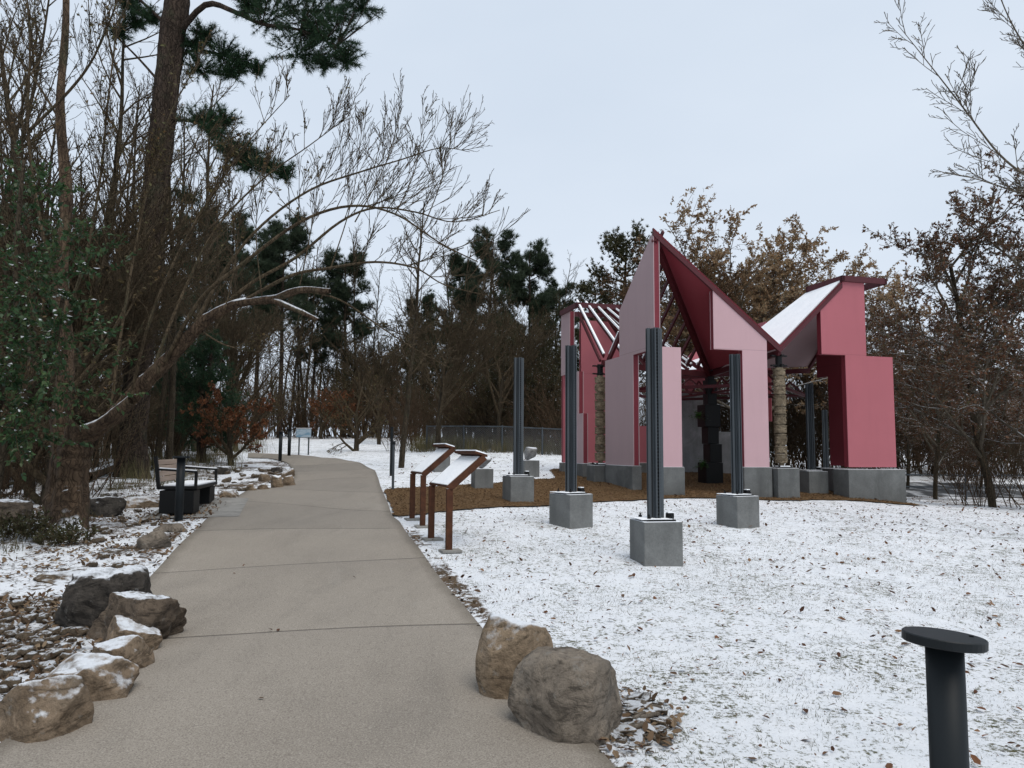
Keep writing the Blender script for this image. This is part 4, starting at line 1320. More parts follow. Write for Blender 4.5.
for k in range(3): oak_proto('dark_oak', 107 + k, 'dark brown leaves', 8, 20, .08, 'pale twig bark', (17, 10, 7, 4), 1.0, 4.5, .16, .15, .62, tr=.085)
for k in range(3): oak_proto('leafy_shrub', 110 + k, 'understory leaves', 4, 11, .075, 'twig bark', (9, 7, 5, 2), .8, 1.5, .1, .3)
for k in range(2): oak_proto('beech_sapling', 101 + k, 'beech leaves', 3, 46, .10, 'twig bark', (9, 7, 5, 3), 1.0, 1.2, .25)

# ================= the near left group
# leaning old tree: gnarled double trunk, one long limb over the bed with arching shoots
D0 = 10.3
tb = at(69, 530)
def pxp(px, py, d): 
    v = atd(px, py, d); return np.array(v)
T = thing('leaning_tree', 'old gnarled tree with leaning snowy limb and arching bare shoots', 'tree', tb)
o0 = np.array(tb)
def loc(pts): return [np.array(p) - o0 for p in pts]
def curve(pts, k=5):
    P = np.array(pts); out = []
    n = len(P)
    for i_ in range(n - 1):
        p0, p1, p2, p3 = P[max(i_ - 1, 0)], P[i_], P[i_ + 1], P[min(i_ + 2, n - 1)]
        for t in np.linspace(0, 1, k, endpoint=False):
            out.append(.5 * (2 * p1 + (-p0 + p2) * t + (2 * p0 - 5 * p1 + 4 * p2 - p3) * t * t + (-p0 + 3 * p1 - 3 * p2 + p3) * t ** 3))
    out.append(P[-1]); return np.array(out)
def ridged(P, rad, sides, freq, amp):
    t = np.linspace(0, len(P) - 1, (len(P) - 1) * 4 + 1); i_ = np.minimum(t.astype(int), len(P) - 2); f_ = (t - i_)[:, None]
    P2 = P[i_] * (1 - f_) + P[i_ + 1] * f_; rad2 = np.interp(t, np.arange(len(P)), rad)
    v, f = tube_np(P2, rad2, sides)
    cen = np.repeat(P2, sides, 0)
    th = np.tile(np.arange(sides) * 2 * np.pi / sides, len(P2)); s_ = np.repeat(np.r_[0, np.cumsum(np.linalg.norm(np.diff(P2, axis=0), axis=1))], sides)
    k = np.array([mnoise.fractal((math.cos(a) * freq * .4, math.sin(a) * freq * .4, z * .9), .8, 2.2, 4) for a, z in zip(th, s_)])
    return cen + (v - cen) * (1 + amp * 2 * k)[:, None], f
def rough_tube(mb_list, pts, r0, r1, rng, flare=0.0, jit=.06, k=5, sides=12):
    P = curve(loc(pts), k); n = len(P)
    rad = np.linspace(r0, r1, n) * (1 + rng.normal(0, jit, n))
    if flare: rad[:4] *= 1 + flare * np.array([1, .55, .25, .08])
    v, f = ridged(P, rad, 26 if r0 > .1 else 10, 6.0, .11)
    mb_list.append((v, f)); return P
rng = np.random.default_rng(200)
tr = []
A_ = rough_tube(tr, [tuple(tb - Vector((0, 0, .15))), pxp(70, 495, D0), pxp(73, 462, D0), pxp(78, 440, D0), pxp(86, 420, D0 - .1)], .235, .17, rng, .35)
B_ = rough_tube(tr, [pxp(56, 532, D0 + .05), pxp(58, 500, D0), pxp(62, 460, D0 + .1), pxp(60, 420, D0 + .2), pxp(66, 360, D0 + .4), pxp(60, 290, D0 + .6), pxp(66, 200, D0 + .8), pxp(60, 110, D0 + 1), pxp(66, 20, D0 + 1.1), pxp(64, -60, D0 + 1.2)], .16, .035, rng, .25)
stub = rough_tube(tr, [pxp(82, 432, D0 - .1), pxp(100, 425, D0 - .25), pxp(118, 412, D0 - .4), pxp(133, 400, D0 - .5)], .095, .075, rng, 0, .02)
limb = rough_tube(tr, [pxp(80, 440, D0), pxp(110, 420, D0), pxp(140, 388, D0 + .1), pxp(165, 362, D0 + .1), pxp(188, 338, D0), pxp(212, 316, D0 - .1), pxp(240, 303, D0 - .2), pxp(272, 299, D0 - .3), pxp(300, 290, D0 - .4), pxp(330, 291, D0 - .5)], .118, .035, rng, 0, .05)
limb2 = rough_tube(tr, [pxp(268, 299, D0 - .3), pxp(290, 307, D0 - .4), pxp(318, 320, D0 - .5)], .05, .025, rng)
tr_v, tr_f, b_ = [], [], 0
for v, f in tr: tr_v.append(v); tr_f.append(f + b_); b_ += len(v)
link('trunk', np_mesh('trunk', np.concatenate(tr_v), np.concatenate(tr_f), M['snowy bark'], True), T)
shoots = []
S = dict(seg=[.3, .22, .2], wob=[.035, .06, .1], trop=[.3, .35, .2], tip=[.3, .4, .6], rmin=.0035, nb=[5, 2], start=[.2, .2], ang=[.42, .45], lr=[.55, .5], rr=[.5, .6], taper=.35)
def arc(pts, r0, r1, side=14, ln=1.0, bias=.9, start=.4):
    P = curve(loc(pts), 5); n = len(P)
    r0 *= .74
    shoots.append((P, np.linspace(r0, r1 * .8, n), 1))
    for k in range(int(side * 1.7)):
        t = rng.uniform(start, 1) * (n - 1); i_ = min(int(t), n - 2)
        q = P[i_] + (P[i_ + 1] - P[i_]) * (t - i_); tang = unit(P[i_ + 1] - P[i_])
        d = tang * rng.uniform(.2, .8) + np.array([rng.normal(0, .3), rng.normal(0, .35), bias * rng.uniform(.3, 1.1)])
        sub = []
        grow(sub, rng, q, d, ln * rng.uniform(.45, 1.2) * (1.2 - .6 * t / (n - 1)), max(.0038, r0 * .24), 0, S)
        shoots.extend([(p_, r_, l_ + 2) for p_, r_, l_ in sub])
dd = D0
arc([pxp(165, 362, dd), pxp(200, 300, dd - .2), pxp(245, 262, dd - .4), pxp(300, 222, dd - .6), pxp(350, 206, dd - .8), pxp(395, 214, dd - 1), pxp(440, 243, dd - 1.1), pxp(478, 262, dd - 1.2)], .040, .008, 15, 1.0)
arc([pxp(205, 322, dd - .1), pxp(250, 284, dd + .1), pxp(295, 258, dd + .2), pxp(340, 222, dd + .3), pxp(375, 208, dd + .4), pxp(415, 212, dd + .4), pxp(455, 222, dd + .5), pxp(500, 210, dd + .5)], .038, .006, 15, 1.0)
arc([pxp(240, 303, dd - .2), pxp(290, 276, dd - .5), pxp(330, 268, dd - .7), pxp(375, 262, dd - .9), pxp(415, 268, dd - 1), pxp(445, 285, dd - 1.1), pxp(490, 296, dd - 1.1)], .034, .006, 12, .8)
arc([pxp(188, 338, dd), pxp(225, 270, dd + .4), pxp(262, 225, dd + .6), pxp(310, 190, dd + .8), pxp(360, 172, dd + .9), pxp(400, 160, dd + 1), pxp(440, 148, dd + 1), pxp(470, 152, dd + 1)], .036, .005, 16, 1.0)
arc([pxp(150, 378, dd + .1), pxp(180, 300, dd + .5), pxp(215, 230, dd + .7), pxp(262, 180, dd + .8), pxp(310, 145, dd + .9), pxp(350, 115, dd + 1)], .036, .005, 16, .9)
arc([pxp(130, 400, dd), pxp(150, 320, dd - .3), pxp(180, 250, dd - .5), pxp(215, 190, dd - .6), pxp(250, 140, dd - .7), pxp(290, 95, dd - .8)], .032, .005, 16, .9)
arc([pxp(110, 418, dd), pxp(120, 340, dd + .2), pxp(135, 250, dd + .3), pxp(150, 180, dd + .3), pxp(172, 110, dd + .4), pxp(200, 60, dd + .4)], .032, .006, 16, .9)
arc([pxp(62, 330, dd + .5), pxp(85, 260, dd + .3), pxp(100, 180, dd + .2), pxp(108, 100, dd), pxp(118, 20, dd)], .035, .01, 18, .9)
arc([pxp(60, 300, dd + .6), pxp(40, 220, dd + .5), pxp(28, 130, dd + .4), pxp(30, 40, dd + .3), pxp(24, -30, dd + .3)], .04, .012, 18, .9)
arc([pxp(64, 250, dd + .7), pxp(110, 200, dd + .5), pxp(165, 165, dd + .3), pxp(230, 140, dd)], .028, .006, 12, .8)
arc([pxp(30, 130, dd + .4), pxp(70, 90, dd + .2), pxp(95, 55, dd), pxp(118, 0, dd)], .034, .012, 10, .8)
arc([pxp(60, 120, dd + 1), pxp(20, 60, dd + .8), pxp(-30, 20, dd + .6)], .03, .01, 10, .8)
arc([pxp(300, 290, dd - .4), pxp(340, 300, dd - .5), pxp(385, 330, dd - .6), pxp(420, 352, dd - .7), pxp(450, 368, dd - .8)], .022, .005, 8, .5, .3)
arc([pxp(200, 330, dd), pxp(225, 345, dd - .3), pxp(262, 352, dd - .6), pxp(300, 350, dd - .8)], .02, .005, 10, .7, .3)
for (a, b, c) in (((300, 285), (312, 225), (322, 165)), ((330, 270), (352, 200), (362, 128)), ((355, 222), (385, 165), (402, 108)), ((395, 215), (415, 170), (424, 118)), ((420, 235), (440, 185), (452, 135)), ((262, 296), (256, 225), (268, 160)), ((225, 310), (236, 250), (228, 190))):
    arc([pxp(*a, dd - .3), pxp(*b, dd - .2), pxp(*c, dd - .1)], .014, .004, 8, .6, .6)
link('shoots', tubes_mesh('shoots', shoots, 'twig bark', (7, 6, 4, 3, 3)), T)
V, F_ = twig_leaves(rng, [s_ for s_ in shoots if s_[0][:, 0].mean() + o0[0] < -3.1 + rng.normal(0, .5)], (2, 3, 4), 3.4, .055, 1.0, droop=1.2)
link('withered_leaves', np_mesh('withered_leaves', V, F_, M['understory leaves']), T)

# broadleaf evergreen at the left edge
hb = at(8, 540)
T = thing('holly_tree', 'glossy dark green broadleaf evergreen at the left frame edge dusted by snow', 'tree', hb)
o0 = np.array(hb); rng = np.random.default_rng(210)
st_ = []
for pts in ([(-14, 540), (-8, 430), (16, 340), (16, 250), (24, 160)], [(-12, 540), (6, 440), (50, 360), (64, 290)], [(-16, 535), (-22, 420), (-20, 330), (-30, 240)]):
    P = curve(loc([pxp(a, b, hb.y - .1 * k) for k, (a, b) in enumerate(pts)]), 5); st_.append((P, np.linspace(.07, .018, len(P)), 0))
br = []
for (cx, cy, r, dz) in ((15, 225, 45, 0), (45, 290, 42, -.3), (10, 340, 48, -.4), (72, 245, 30, .2), (58, 375, 45, -.3), (10, 405, 42, -.4), (40, 185, 26, .2), (34, 425, 26, -.5), (-30, 300, 50, 0), (-30, 400, 50, -.3), (55, 330, 35, -.6), (25, 280, 35, -.7)):
    c_ = np.array(loc([pxp(cx, cy, hb.y + dz)])[0]); rr_ = r / FPX * hb.y
    for k in range(int(r * 1.05)):
        q = c_ + rng.normal(0, 1, 3) * rr_ * np.array([.5, .45, .5]); d = unit(q - c_ + rng.normal(0, .1, 3)) + np.array([0, 0, .15])
        sub = []
        grow(sub, rng, q - d * .15, d, rng.uniform(.25, .55), .005, 0, dict(seg=[.1], wob=[.15], trop=[-.1], tip=[.5], rmin=.003, nb=[], start=[], ang=[], lr=[], rr=[]))
        br += [(p_, r_, 1) for p_, r_, l_ in sub]
link('trunk', tubes_mesh('trunk', st_, 'dark bark'), T)
link('crown', tubes_mesh('crown', br, 'twig bark', (6, 3)), T)
V, F_ = twig_leaves(rng, br, (1,), 42, .070, .95, wid=.55, spread=.7, droop=.2)
link('leaves', np_mesh('leaves', V, F_, M['holly leaves'], True), T)

# the big pine behind the bench
D1 = 18.0
pb = Vector(atd(132, 465, D1)); pb.z = gz(pb.x, pb.y)
T = thing('big_pine', 'thick trunked tall pine behind the bench with dark needle clumps above', 'tree', pb)
o0 = np.array(pb); rng = np.random.default_rng(220)
P = curve(loc([(pb.x, pb.y, pb.z - .2), pxp(132, 455, D1), pxp(135, 410, D1), pxp(143, 320, D1), pxp(152, 230, D1), pxp(162, 130, D1), pxp(172, 40, D1), pxp(178, -10, D1), pxp(186, -120, D1), pxp(190, -260, D1)]), 5)
rad = np.interp(np.linspace(0, 1, len(P)), [0, .06, .15, .5, .75, 1], [.50, .36, .30, .285, .28, .14]) * (1 + rng.normal(0, .015, len(P)))
v, f = ridged(P, rad, 48, 9.0, .085)
link('trunk', np_mesh('trunk', v, f, M['pine bark'], True), T)
lim = []
clumps = []
def pl_(pts, r0, cl):
    Q = curve(loc([pxp(a, b, D1 + dz) for a, b, dz in pts]), 4)
    lim.append((Q, np.linspace(r0, .015, len(Q)), 1))
    for a, b, dz, r in cl: clumps.append((np.array(loc([pxp(a, b, D1 + dz)])[0]), r / FPX * D1, Q))
pl_([(174, 40, 0), (205, 5, -.4), (235, 12, -.8), (262, 24, -1.1), (300, 30, -1.4), (345, 50, -1.6)], .085, [(270, 10, -1, 34), (305, 20, -1.3, 40), (335, 30, -1.5, 34), (298, 48, -1.4, 32), (345, 56, -1.6, 20), (325, 62, -1.5, 16), (322, 0, -1.2, 40), (362, 2, -1.4, 24), (250, 4, -.8, 22)])
pl_([(176, -30, 0), (230, -45, -.5), (300, -40, -.9), (370, -10, -1.2)], .08, [(300, -30, -.8, 40), (350, -22, -1.1, 30), (250, -35, -.5, 35)])
pl_([(172, 60, 0), (195, 50, .3), (222, 55, .6), (245, 62, .8)], .05, [(205, 32, .3, 18), (222, 52, .5, 25), (200, 66, .3, 22), (242, 62, .8, 20), (258, 68, .8, 14), (190, 40, .2, 20), (230, 70, .6, 20)])
pl_([(164, 120, 0), (195, 122, -.3), (230, 140, -.7), (275, 165, -1)], .05, [(212, 130, -.5, 20), (240, 148, -.8, 24), (268, 165, -1, 17), (250, 162, -.8, 24), (200, 118, -.3, 20), (225, 118, -.4, 20), (285, 172, -1, 15), (232, 150, -.6, 18)])
pl_([(166, 90, 0), (140, 60, .4), (110, 30, .6)], .04, [(118, 30, .5, 16), (135, 20, .5, 18)])
pl_([(172, 30, 0), (140, 0, .4), (110, -25, .6)], .05, [(130, 2, .5, 22), (150, 15, .3, 16)])
pl_([(182, -90, 0), (140, -110, 0), (90, -90, 0)], .06, [(120, -100, 0, 40), (90, -80, 0, 30)])
pl_([(186, -150, 0), (240, -160, 0), (300, -150, 0)], .06, [(240, -150, 0, 50), (290, -140, 0, 40)])
pl_([(155, 205, 0), (175, 190, -.3), (190, 196, -.5)], .03, [(188, 196, -.5, 14)])
cen, dr, twg = [], [], []
for c_, r, Q in clumps:
    for k in range(int(11 + r * 60)):
        off = rng.normal(0, 1, 3); off = unit(off) * r * rng.uniform(.2, 1) ** .6 * np.array([1, 1, .7])
        q = c_ + off; j_ = np.argmin(np.linalg.norm(Q - c_, axis=1)); d = unit(off + np.array([.0, 0, .25]) * r)
        twg.append((np.array([q - d * .28, q - d * .12 + rng.normal(0, .02, 3), q]), np.array([.008, .007, .005]), 2))
        if k % 6 == 0: twg.append((np.array([Q[j_], (Q[j_] + q) / 2 + rng.normal(0, .05, 3), q]), np.array([.018, .012, .006]), 2))
        for m_ in range(4): cen.append(q - d * .09 * m_); dr.append(d)
V, F_ = tufts_np(rng, np.array(cen), np.array(dr), 22, .17, .010, .75)
link('limbs', tubes_mesh('limbs', lim + twg, 'pine bark', (6, 6, 3)), T)
link('needles', np_mesh('needles', V, F_, M['pine needles']), T)

# tree right of the frame whose bare branches hang into the sky at the upper right
rb_ = Vector((8.6, 10.6, 0)); rb_.z = gz(8.6, 10.6)
T = thing('bare_ash', 'bare tree whose thin branches reach into the upper right of the sky', 'tree', rb_)
o0 = np.array(rb_); rng = np.random.default_rng(230)
dd = 10.6
tr_ = [(curve(loc([tuple(rb_ - Vector((0, 0, .2))), (8.65, 10.6, rb_.z + 2.5), (8.5, 10.6, rb_.z + 5), (8.6, 10.7, rb_.z + 8), (8.5, 10.7, rb_.z + 11)]), 5), np.linspace(.2, .04, 21), 0)]
link('trunk', tubes_mesh('trunk', tr_, 'dark bark'), T)
shoots = []
S = dict(seg=[.3, .22, .2], wob=[.07, .12, .14], trop=[.12, .2, .1], tip=[.3, .4, .6], rmin=.0045, nb=[7, 3], start=[.15, .15], ang=[.6, .6], lr=[.45, .5], rr=[.5, .6], taper=.35)
arc([pxp(1130, 250, dd), pxp(1085, 215, dd), pxp(1035, 182, dd), pxp(1000, 155, dd), pxp(965, 110, dd), pxp(930, 65, dd), pxp(898, 25, dd)], .036, .005, 9, .9, .3)
arc([pxp(1125, 180, dd), pxp(1080, 130, dd + .3), pxp(1040, 70, dd + .4), pxp(1010, 20, dd + .5), pxp(990, -30, dd + .5)], .036, .006, 9, .9, .3)
arc([pxp(1128, 260, dd), pxp(1080, 215, dd - .3), pxp(1025, 195, dd - .5), pxp(980, 180, dd - .6), pxp(945, 172, dd - .6)], .026, .005, 6, .7, .2)
arc([pxp(1125, 90, dd), pxp(1080, 40, dd), pxp(1040, 0, dd), pxp(1010, -40, dd)], .032, .006, 8, .9, .3)
link('branches', tubes_mesh('branches', shoots, 'pale twig bark', (7, 6, 4, 3, 3)), T)

# ================= middle distance
GWD = 'bare trees in the left woods'
plant('bare_tree', 36, 14.5, 'grey footed bare tree behind the holly', 'tree', GWD, 1.0)
plant('bare_tree', 202, 25, 'dark straight bare tree between the big pine and the orange sapling', 'tree', GWD, 1.1, which=1)
plant('young_pine', 203, 23, 'young green pine with soft needles right of the big pine trunk', 'pine', None, top=338, H=5)
plant('young_pine', 178, 27, 'small green pine peeping out behind the big pine trunk', 'pine', None, top=356, H=5)
plant('beech_sapling', 234, 21.5, 'rust orange leaved sapling behind the bench', 'sapling', 'orange leaved saplings', top=383, H=3)
plant('beech_sapling', 322, 42, 'distant orange leaved sapling above the notice sign', 'sapling', 'orange leaved saplings', top=388, H=3)
plant('beech_sapling', 344, 46, 'pale orange distant sapling right of the notice sign', 'sapling', 'orange leaved saplings', top=398, H=3)
T3 = plant('bare_tree', 402, 21.5, 'slim dark bare tree standing in the snow right of the path bend', 'tree', None, top=196, H=12, which=2)
T3.scale = (T3.scale[0] * 1.45, T3.scale[1] * 1.45, T3.scale[2])
plant('spreading_tree', 438, 28.5, 'many branched bare tree by the wire fence', 'tree', 'spreading bare trees by the fence', top=250, H=8, which=0)
plant('spreading_tree', 498, 31, 'fan shaped bare tree behind the wire fence', 'tree', 'spreading bare trees by the fence', top=275, H=8, which=1)
plant('spreading_tree', 380, 36, 'smaller bare tree beyond the snow field', 'tree', 'spreading bare trees by the fence', top=300, H=8, which=2)
GP = 'tall pines beyond the clearing'
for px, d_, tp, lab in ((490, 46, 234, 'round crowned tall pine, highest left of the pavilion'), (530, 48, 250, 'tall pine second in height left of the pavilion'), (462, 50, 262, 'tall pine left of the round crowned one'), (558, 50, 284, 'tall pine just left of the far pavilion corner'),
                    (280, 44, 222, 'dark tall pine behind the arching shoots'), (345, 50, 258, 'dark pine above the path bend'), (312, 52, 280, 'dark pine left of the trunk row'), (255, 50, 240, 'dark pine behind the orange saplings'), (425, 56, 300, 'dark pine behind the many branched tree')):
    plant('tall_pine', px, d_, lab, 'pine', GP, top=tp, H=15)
plant('yellowish_pine', 622, 40, 'yellowish green leafy tree rising behind the mauve wall', 'tree', None, top=236, H=11.2)
plant('yellowish_pine', 590, 44, 'low yellowish tree behind the slatted roof corner', 'tree', None, top=282, H=11.2)
plant('tan_oak', 762, 31, 'large tan leaved oak rising behind the pavilion roof', 'oak', None, top=194, H=9, which=0)
plant('brown_oak', 704, 33, 'dark brown leaved oak behind the high roof point', 'oak', None, top=238, H=9, which=0)
plant('tan_oak', 815, 38, 'smaller tan leaved oak right of the large one', 'oak', None, top=250, H=9, which=1)
plant('brown_oak', 850, 36, 'brown leaved oak behind the red tower wall', 'oak', None, top=300, H=9, which=1)
GO = 'dark leafy trees beside the pavilion'
for px, d_, tp, lab in ((528, 33, 330, 'dark olive evergreen behind the column at the mulch edge'), (497, 35, 352, 'dark olive evergreen behind the wire fence'), (560, 34, 340, 'dark olive evergreen touching the far pavilion corner'),
                        (990, 19.5, 158, 'tall dark brown leaved tree at the right frame edge'), (1052, 18, 120, 'tall dark leaved tree cut by the right frame edge'), (932, 26, 296, 'brown leafy tree right of the red tower'), (905, 32, 330, 'low brown tree touching the red tower')):
    plant('olive_tree' if px < 600 else 'dark_oak', px, d_, lab, 'tree', GO, top=tp, H=8)
# bushes
GBs = 'bare shrubs around the clearing'
rr = random.Random(9)
def shrubs(n, x0, x1, d0, d1, s0, s1, lab, group):
    for k in range(n):
        px = x0 + (x1 - x0) * (k + rr.random()) / n; d_ = rr.uniform(d0, d1)
        xx = (px - 512) / FPX * d_
        if d_ < 26 and xx > xl(min(d_, 24)) - .8 and xx < 12: continue
        if (175 < px < 275 and d_ < 28.5) or (100 < px < 168 and d_ < 19): continue
        plant('bare_shrub', px, d_, lab, 'shrub', group, rr.uniform(s0, s1))
shrubs(15, -60, 270, 20, 31, .7, 1.3, 'bare twiggy shrub in the left woods behind the bench', 'bare shrubs in the left woods')
shrubs(8, -80, 120, 13, 19, .5, 1.0, 'bare twiggy shrub in the planted bed left of the big pine', 'bare shrubs in the planted bed')
shrubs(30, -40, 420, 40, 52, .9, 1.7, 'bare brown shrub at the far edge of the snow field', 'bare shrubs at the far woods edge')
shrubs(34, 400, 700, 30, 40, .7, 1.3, 'bare brown shrub behind the wire fence', 'bare shrubs behind the wire fence')
shrubs(34, 690, 1080, 36, 46, 1.2, 2.2, 'bare brown shrub beyond the road right of the pavilion', 'bare shrubs beyond the road')
shrubs(5, 900, 1060, 18, 22, .6, 1.0, 'bare grey brown shrub under the dark right trees', 'bare shrubs under the right trees')
shrubs(40, -100, 1100, 55, 66, 1.5, 2.6, 'distant bare brown shrub under the far trees', 'distant bare shrubs under the far trees')
# trunks of the woods
def wood(n, kind, x0, x1, d0, d1, s0, s1, lab, group):
    for k in range(n):
        px = x0 + (x1 - x0) * (k + rr.random()) / n; d_ = rr.uniform(d0, d1)
        if (262 < px < 345 and d_ < 46) or (100 < px < 168 and d_ < 18.5): continue
        plant(kind, px, d_, lab, 'tree', group, rr.uniform(s0, s1))
wood(11, 'bare_tree', -90, 190, 16, 25, .8, 1.15, 'bare tree in the near left woods around the big pine', 'bare trees in the near left woods')
wood(18, 'bare_tree', -60, 330, 26, 44, .7, 1.1, 'bare tree in the left woods beyond the path bend', 'bare trees beyond the path bend')
wood(38, 'bare_tree', 270, 560, 46, 66, .7, 1.15, 'thin distant bare tree beyond the snow field', 'thin bare trees beyond the snow field')
wood(4, 'spreading_tree', -70, 95, 15, 22, .8, 1.15, 'fine twigged bare tree near the big pine', 'fine twigged trees near the big pine')
wood(1, 'spreading_tree', 236, 262, 25, 31, .8, 1.1, 'fine twigged bare tree behind the bench', 'fine twigged trees behind the bench')
wood(7, 'spreading_tree', -40, 300, 28, 46, .8, 1.2, 'spreading bare tree deep in the left woods', 'spreading trees in the left woods')
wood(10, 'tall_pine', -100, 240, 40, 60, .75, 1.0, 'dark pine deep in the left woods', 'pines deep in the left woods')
wood(16, 'bare_tree', 560, 1100, 40, 60, .5, .72, 'distant bare tree behind the pavilion and the road', 'distant bare trees behind the pavilion')
wood(8, 'olive_tree', 415, 565, 40, 47, .65, .95, 'dull green leafy tree behind the wire fence and its shrubs', 'leafy trees far behind the wire fence')
wood(5, 'olive_tree', 346, 410, 48, 54, .7, 1.0, 'dull green leafy tree far beyond the snow field', 'leafy trees far beyond the snow field')
wood(8, 'dark_oak', 840, 1120, 30, 46, .6, .9, 'dark leafy tree in the woods beyond the road', 'dark leafy trees beyond the road')
wood(8, 'brown_oak', 560, 1000, 40, 55, .5, .75, 'distant brown leaved oak behind the pavilion', 'distant oaks behind the pavilion')

for k in range(22):
    px = -40 + 400 * (k + rr.random()) / 22; d_ = rr.uniform(13, 19) if px < 95 else rr.uniform(28, 40)
    if 262 < px < 345 and d_ < 46: continue
    plant('leafy_shrub', px, d_, 'tall shrub with withered olive brown leaves in the left woods', 'shrub', 'leafy shrubs in the left woods', rr.uniform(.6, 1.15))
for k in range(9):
    plant('leafy_shrub', 470 + 120 * k / 8, rr.uniform(31, 36), 'tall shrub with withered leaves behind the wire fence', 'shrub', 'leafy shrubs behind the wire fence', rr.uniform(.6, .95))
for k, px in enumerate((-30, 10, 70, 100, 172)):
    plant('withered_tree', px, rr.uniform(15, 20), 'slender tree with withered olive brown leaves in the near left woods', 'tree', 'withered slender trees in the near left woods', rr.uniform(.75, 1.0), name='slender_tree')
# fallen limb beside the big pine
fa, fb = at(86, 483), at(116, 471)
T = link('fallen_log', tubes_mesh('fallen_log', [(curve([np.array(fa) + [0, 0, .12], (np.array(fa) + np.array(fb)) / 2 + [0, .1, .16], np.array(fb) + [0, 0, .14]], 5) , np.linspace(.13, .09, 11), 0)], 'snowy bark', (10,)))
tag(T, 'snow topped fallen log lying left of the big pine', 'log')

# ------------------------------------------------------------------ stuff: grass, leaves, chips
rng = np.random.default_rng(300)
def ground_pts(n, x0, x1, y0, y1, keep):
    x = rng.uniform(x0, x1, n); y = y0 + (y1 - y0) * rng.uniform(0, 1, n)
    k = keep(x, y); return x[k], y[k]
MP = mpd
def view(x, y): return np.abs(x) < .78 * y + 1.2
def lawn(x, y): return (x > xr(np.minimum(y, 22)) + .03) & view(x, y) & ~inpoly(x, y, MP)
def noise2(x, y, s):
    return np.array([mnoise.noise((a * s, b * s, .3)) for a, b in zip(x, y)])
def scatter_leaves(name, n, x0, x1, y0, y1, keep, size, mat, lift=.012, flat=.35):
    x, y = ground_pts(n, x0, x1, y0, y1, keep)
    k = len(x)
    P = np.stack([x, y, G(x, y) + lift + rng.uniform(0, .01, k)], 1)
    th = rng.uniform(0, 6.28, k)
    D = np.stack([np.cos(th), np.sin(th), rng.normal(0, flat, k)], 1); D /= np.linalg.norm(D, axis=1, keepdims=True)
    N = np.stack([rng.normal(0, flat, k), rng.normal(0, flat, k), np.ones(k)], 1)
    Sd = np.cross(D, N); Sd /= np.linalg.norm(Sd, axis=1, keepdims=True); Nn = np.cross(Sd, D)
    s = (size * rng.uniform(.5, 1.3, k))[:, None]
    c1 = (s * rng.uniform(-.1, .35, (k, 1)))
    # six-cornered curled leaf in two quads
    a = P; t = P + D * s + Nn * c1
    l1 = P + D * s * .3 + Sd * s * .27 + Nn * s * .10; l2 = P + D * s * .72 + Sd * s * .2 + Nn * (c1 * .7 + s * .08)
    r1 = P + D * s * .3 - Sd * s * .27 + Nn * s * .10; r2 = P + D * s * .72 - Sd * s * .2 + Nn * (c1 * .7 + s * .08)
    V = np.stack([a, l1, l2, t, r2, r1], 1).reshape(-1, 3)
    b = np.arange(k)[:, None] * 6
    F_ = np.concatenate([b + np.array([[0, 1, 2, 3]]), b + np.array([[0, 3, 4, 5]])])
    return tag(link(name, np_mesh(name, V, F_, M[mat])), kind='stuff')
scatter_leaves('small_fallen_leaves', 6000, -1, 13, 2.2, 15, lambda x, y: lawn(x, y), .026, 'fallen leaves')
scatter_leaves('fallen_leaves', 5000, -1, 13, 2.2, 15, lambda x, y: lawn(x, y) & (rng.uniform(0, 1, len(x)) < .62), .055, 'fallen leaves')
scatter_leaves('far_fallen_leaves', 5000, -8, 16, 15, 40, lambda x, y: (x > xr(np.minimum(y, 22)) + .2) & view(x, y) & (rng.uniform(0, 1, len(x)) < .5), .08, 'fallen leaves')
def bedk(x, y):
    return (x < xl(np.minimum(y, 24)) - .02) & view(x, y)
nb_ = 26000
x, y = ground_pts(nb_, -10, 0, 2.2, 13, bedk)
scatter_leaves('leaf_litter', 36000, -12, 0, 2.2, 15, lambda x, y: bedk(x, y) & (noise2(x, y, .75) + .6 * noise2(x, y, 2.7) + rng.normal(0, .22, len(x)) > .12), .055, 'litter leaves', .01, .5)
scatter_leaves('stone_bed_litter', 9000, -4.5, 0, 2.6, 6.8, lambda x, y: (x < xl(y) - .1) & view(x, y), .045, 'litter leaves', .012, .6)
scatter_leaves('verge_litter', 9000, -7, 0, 3, 12.5, lambda x, y: (x < xl(y) + .02) & (x > xl(y) - rng.gamma(2, .28, len(x))), .055, 'litter leaves', .01, .5)
scatter_leaves('path_litter', 150, -3, 2, 2.5, 14, lambda x, y: (x > xl(y) + .0) & (x < xr(y)) & ((x < xl(y) + .18) | (rng.uniform(0, 1, len(x)) < .10)), .045, 'fallen leaves', .018)
scatter_leaves('edge_litter', 2600, -1.5, 2.2, 2.5, 11, lambda x, y: (x > xr(y) - .02) & (x < xr(y) + .10), .05, 'litter leaves', .012)

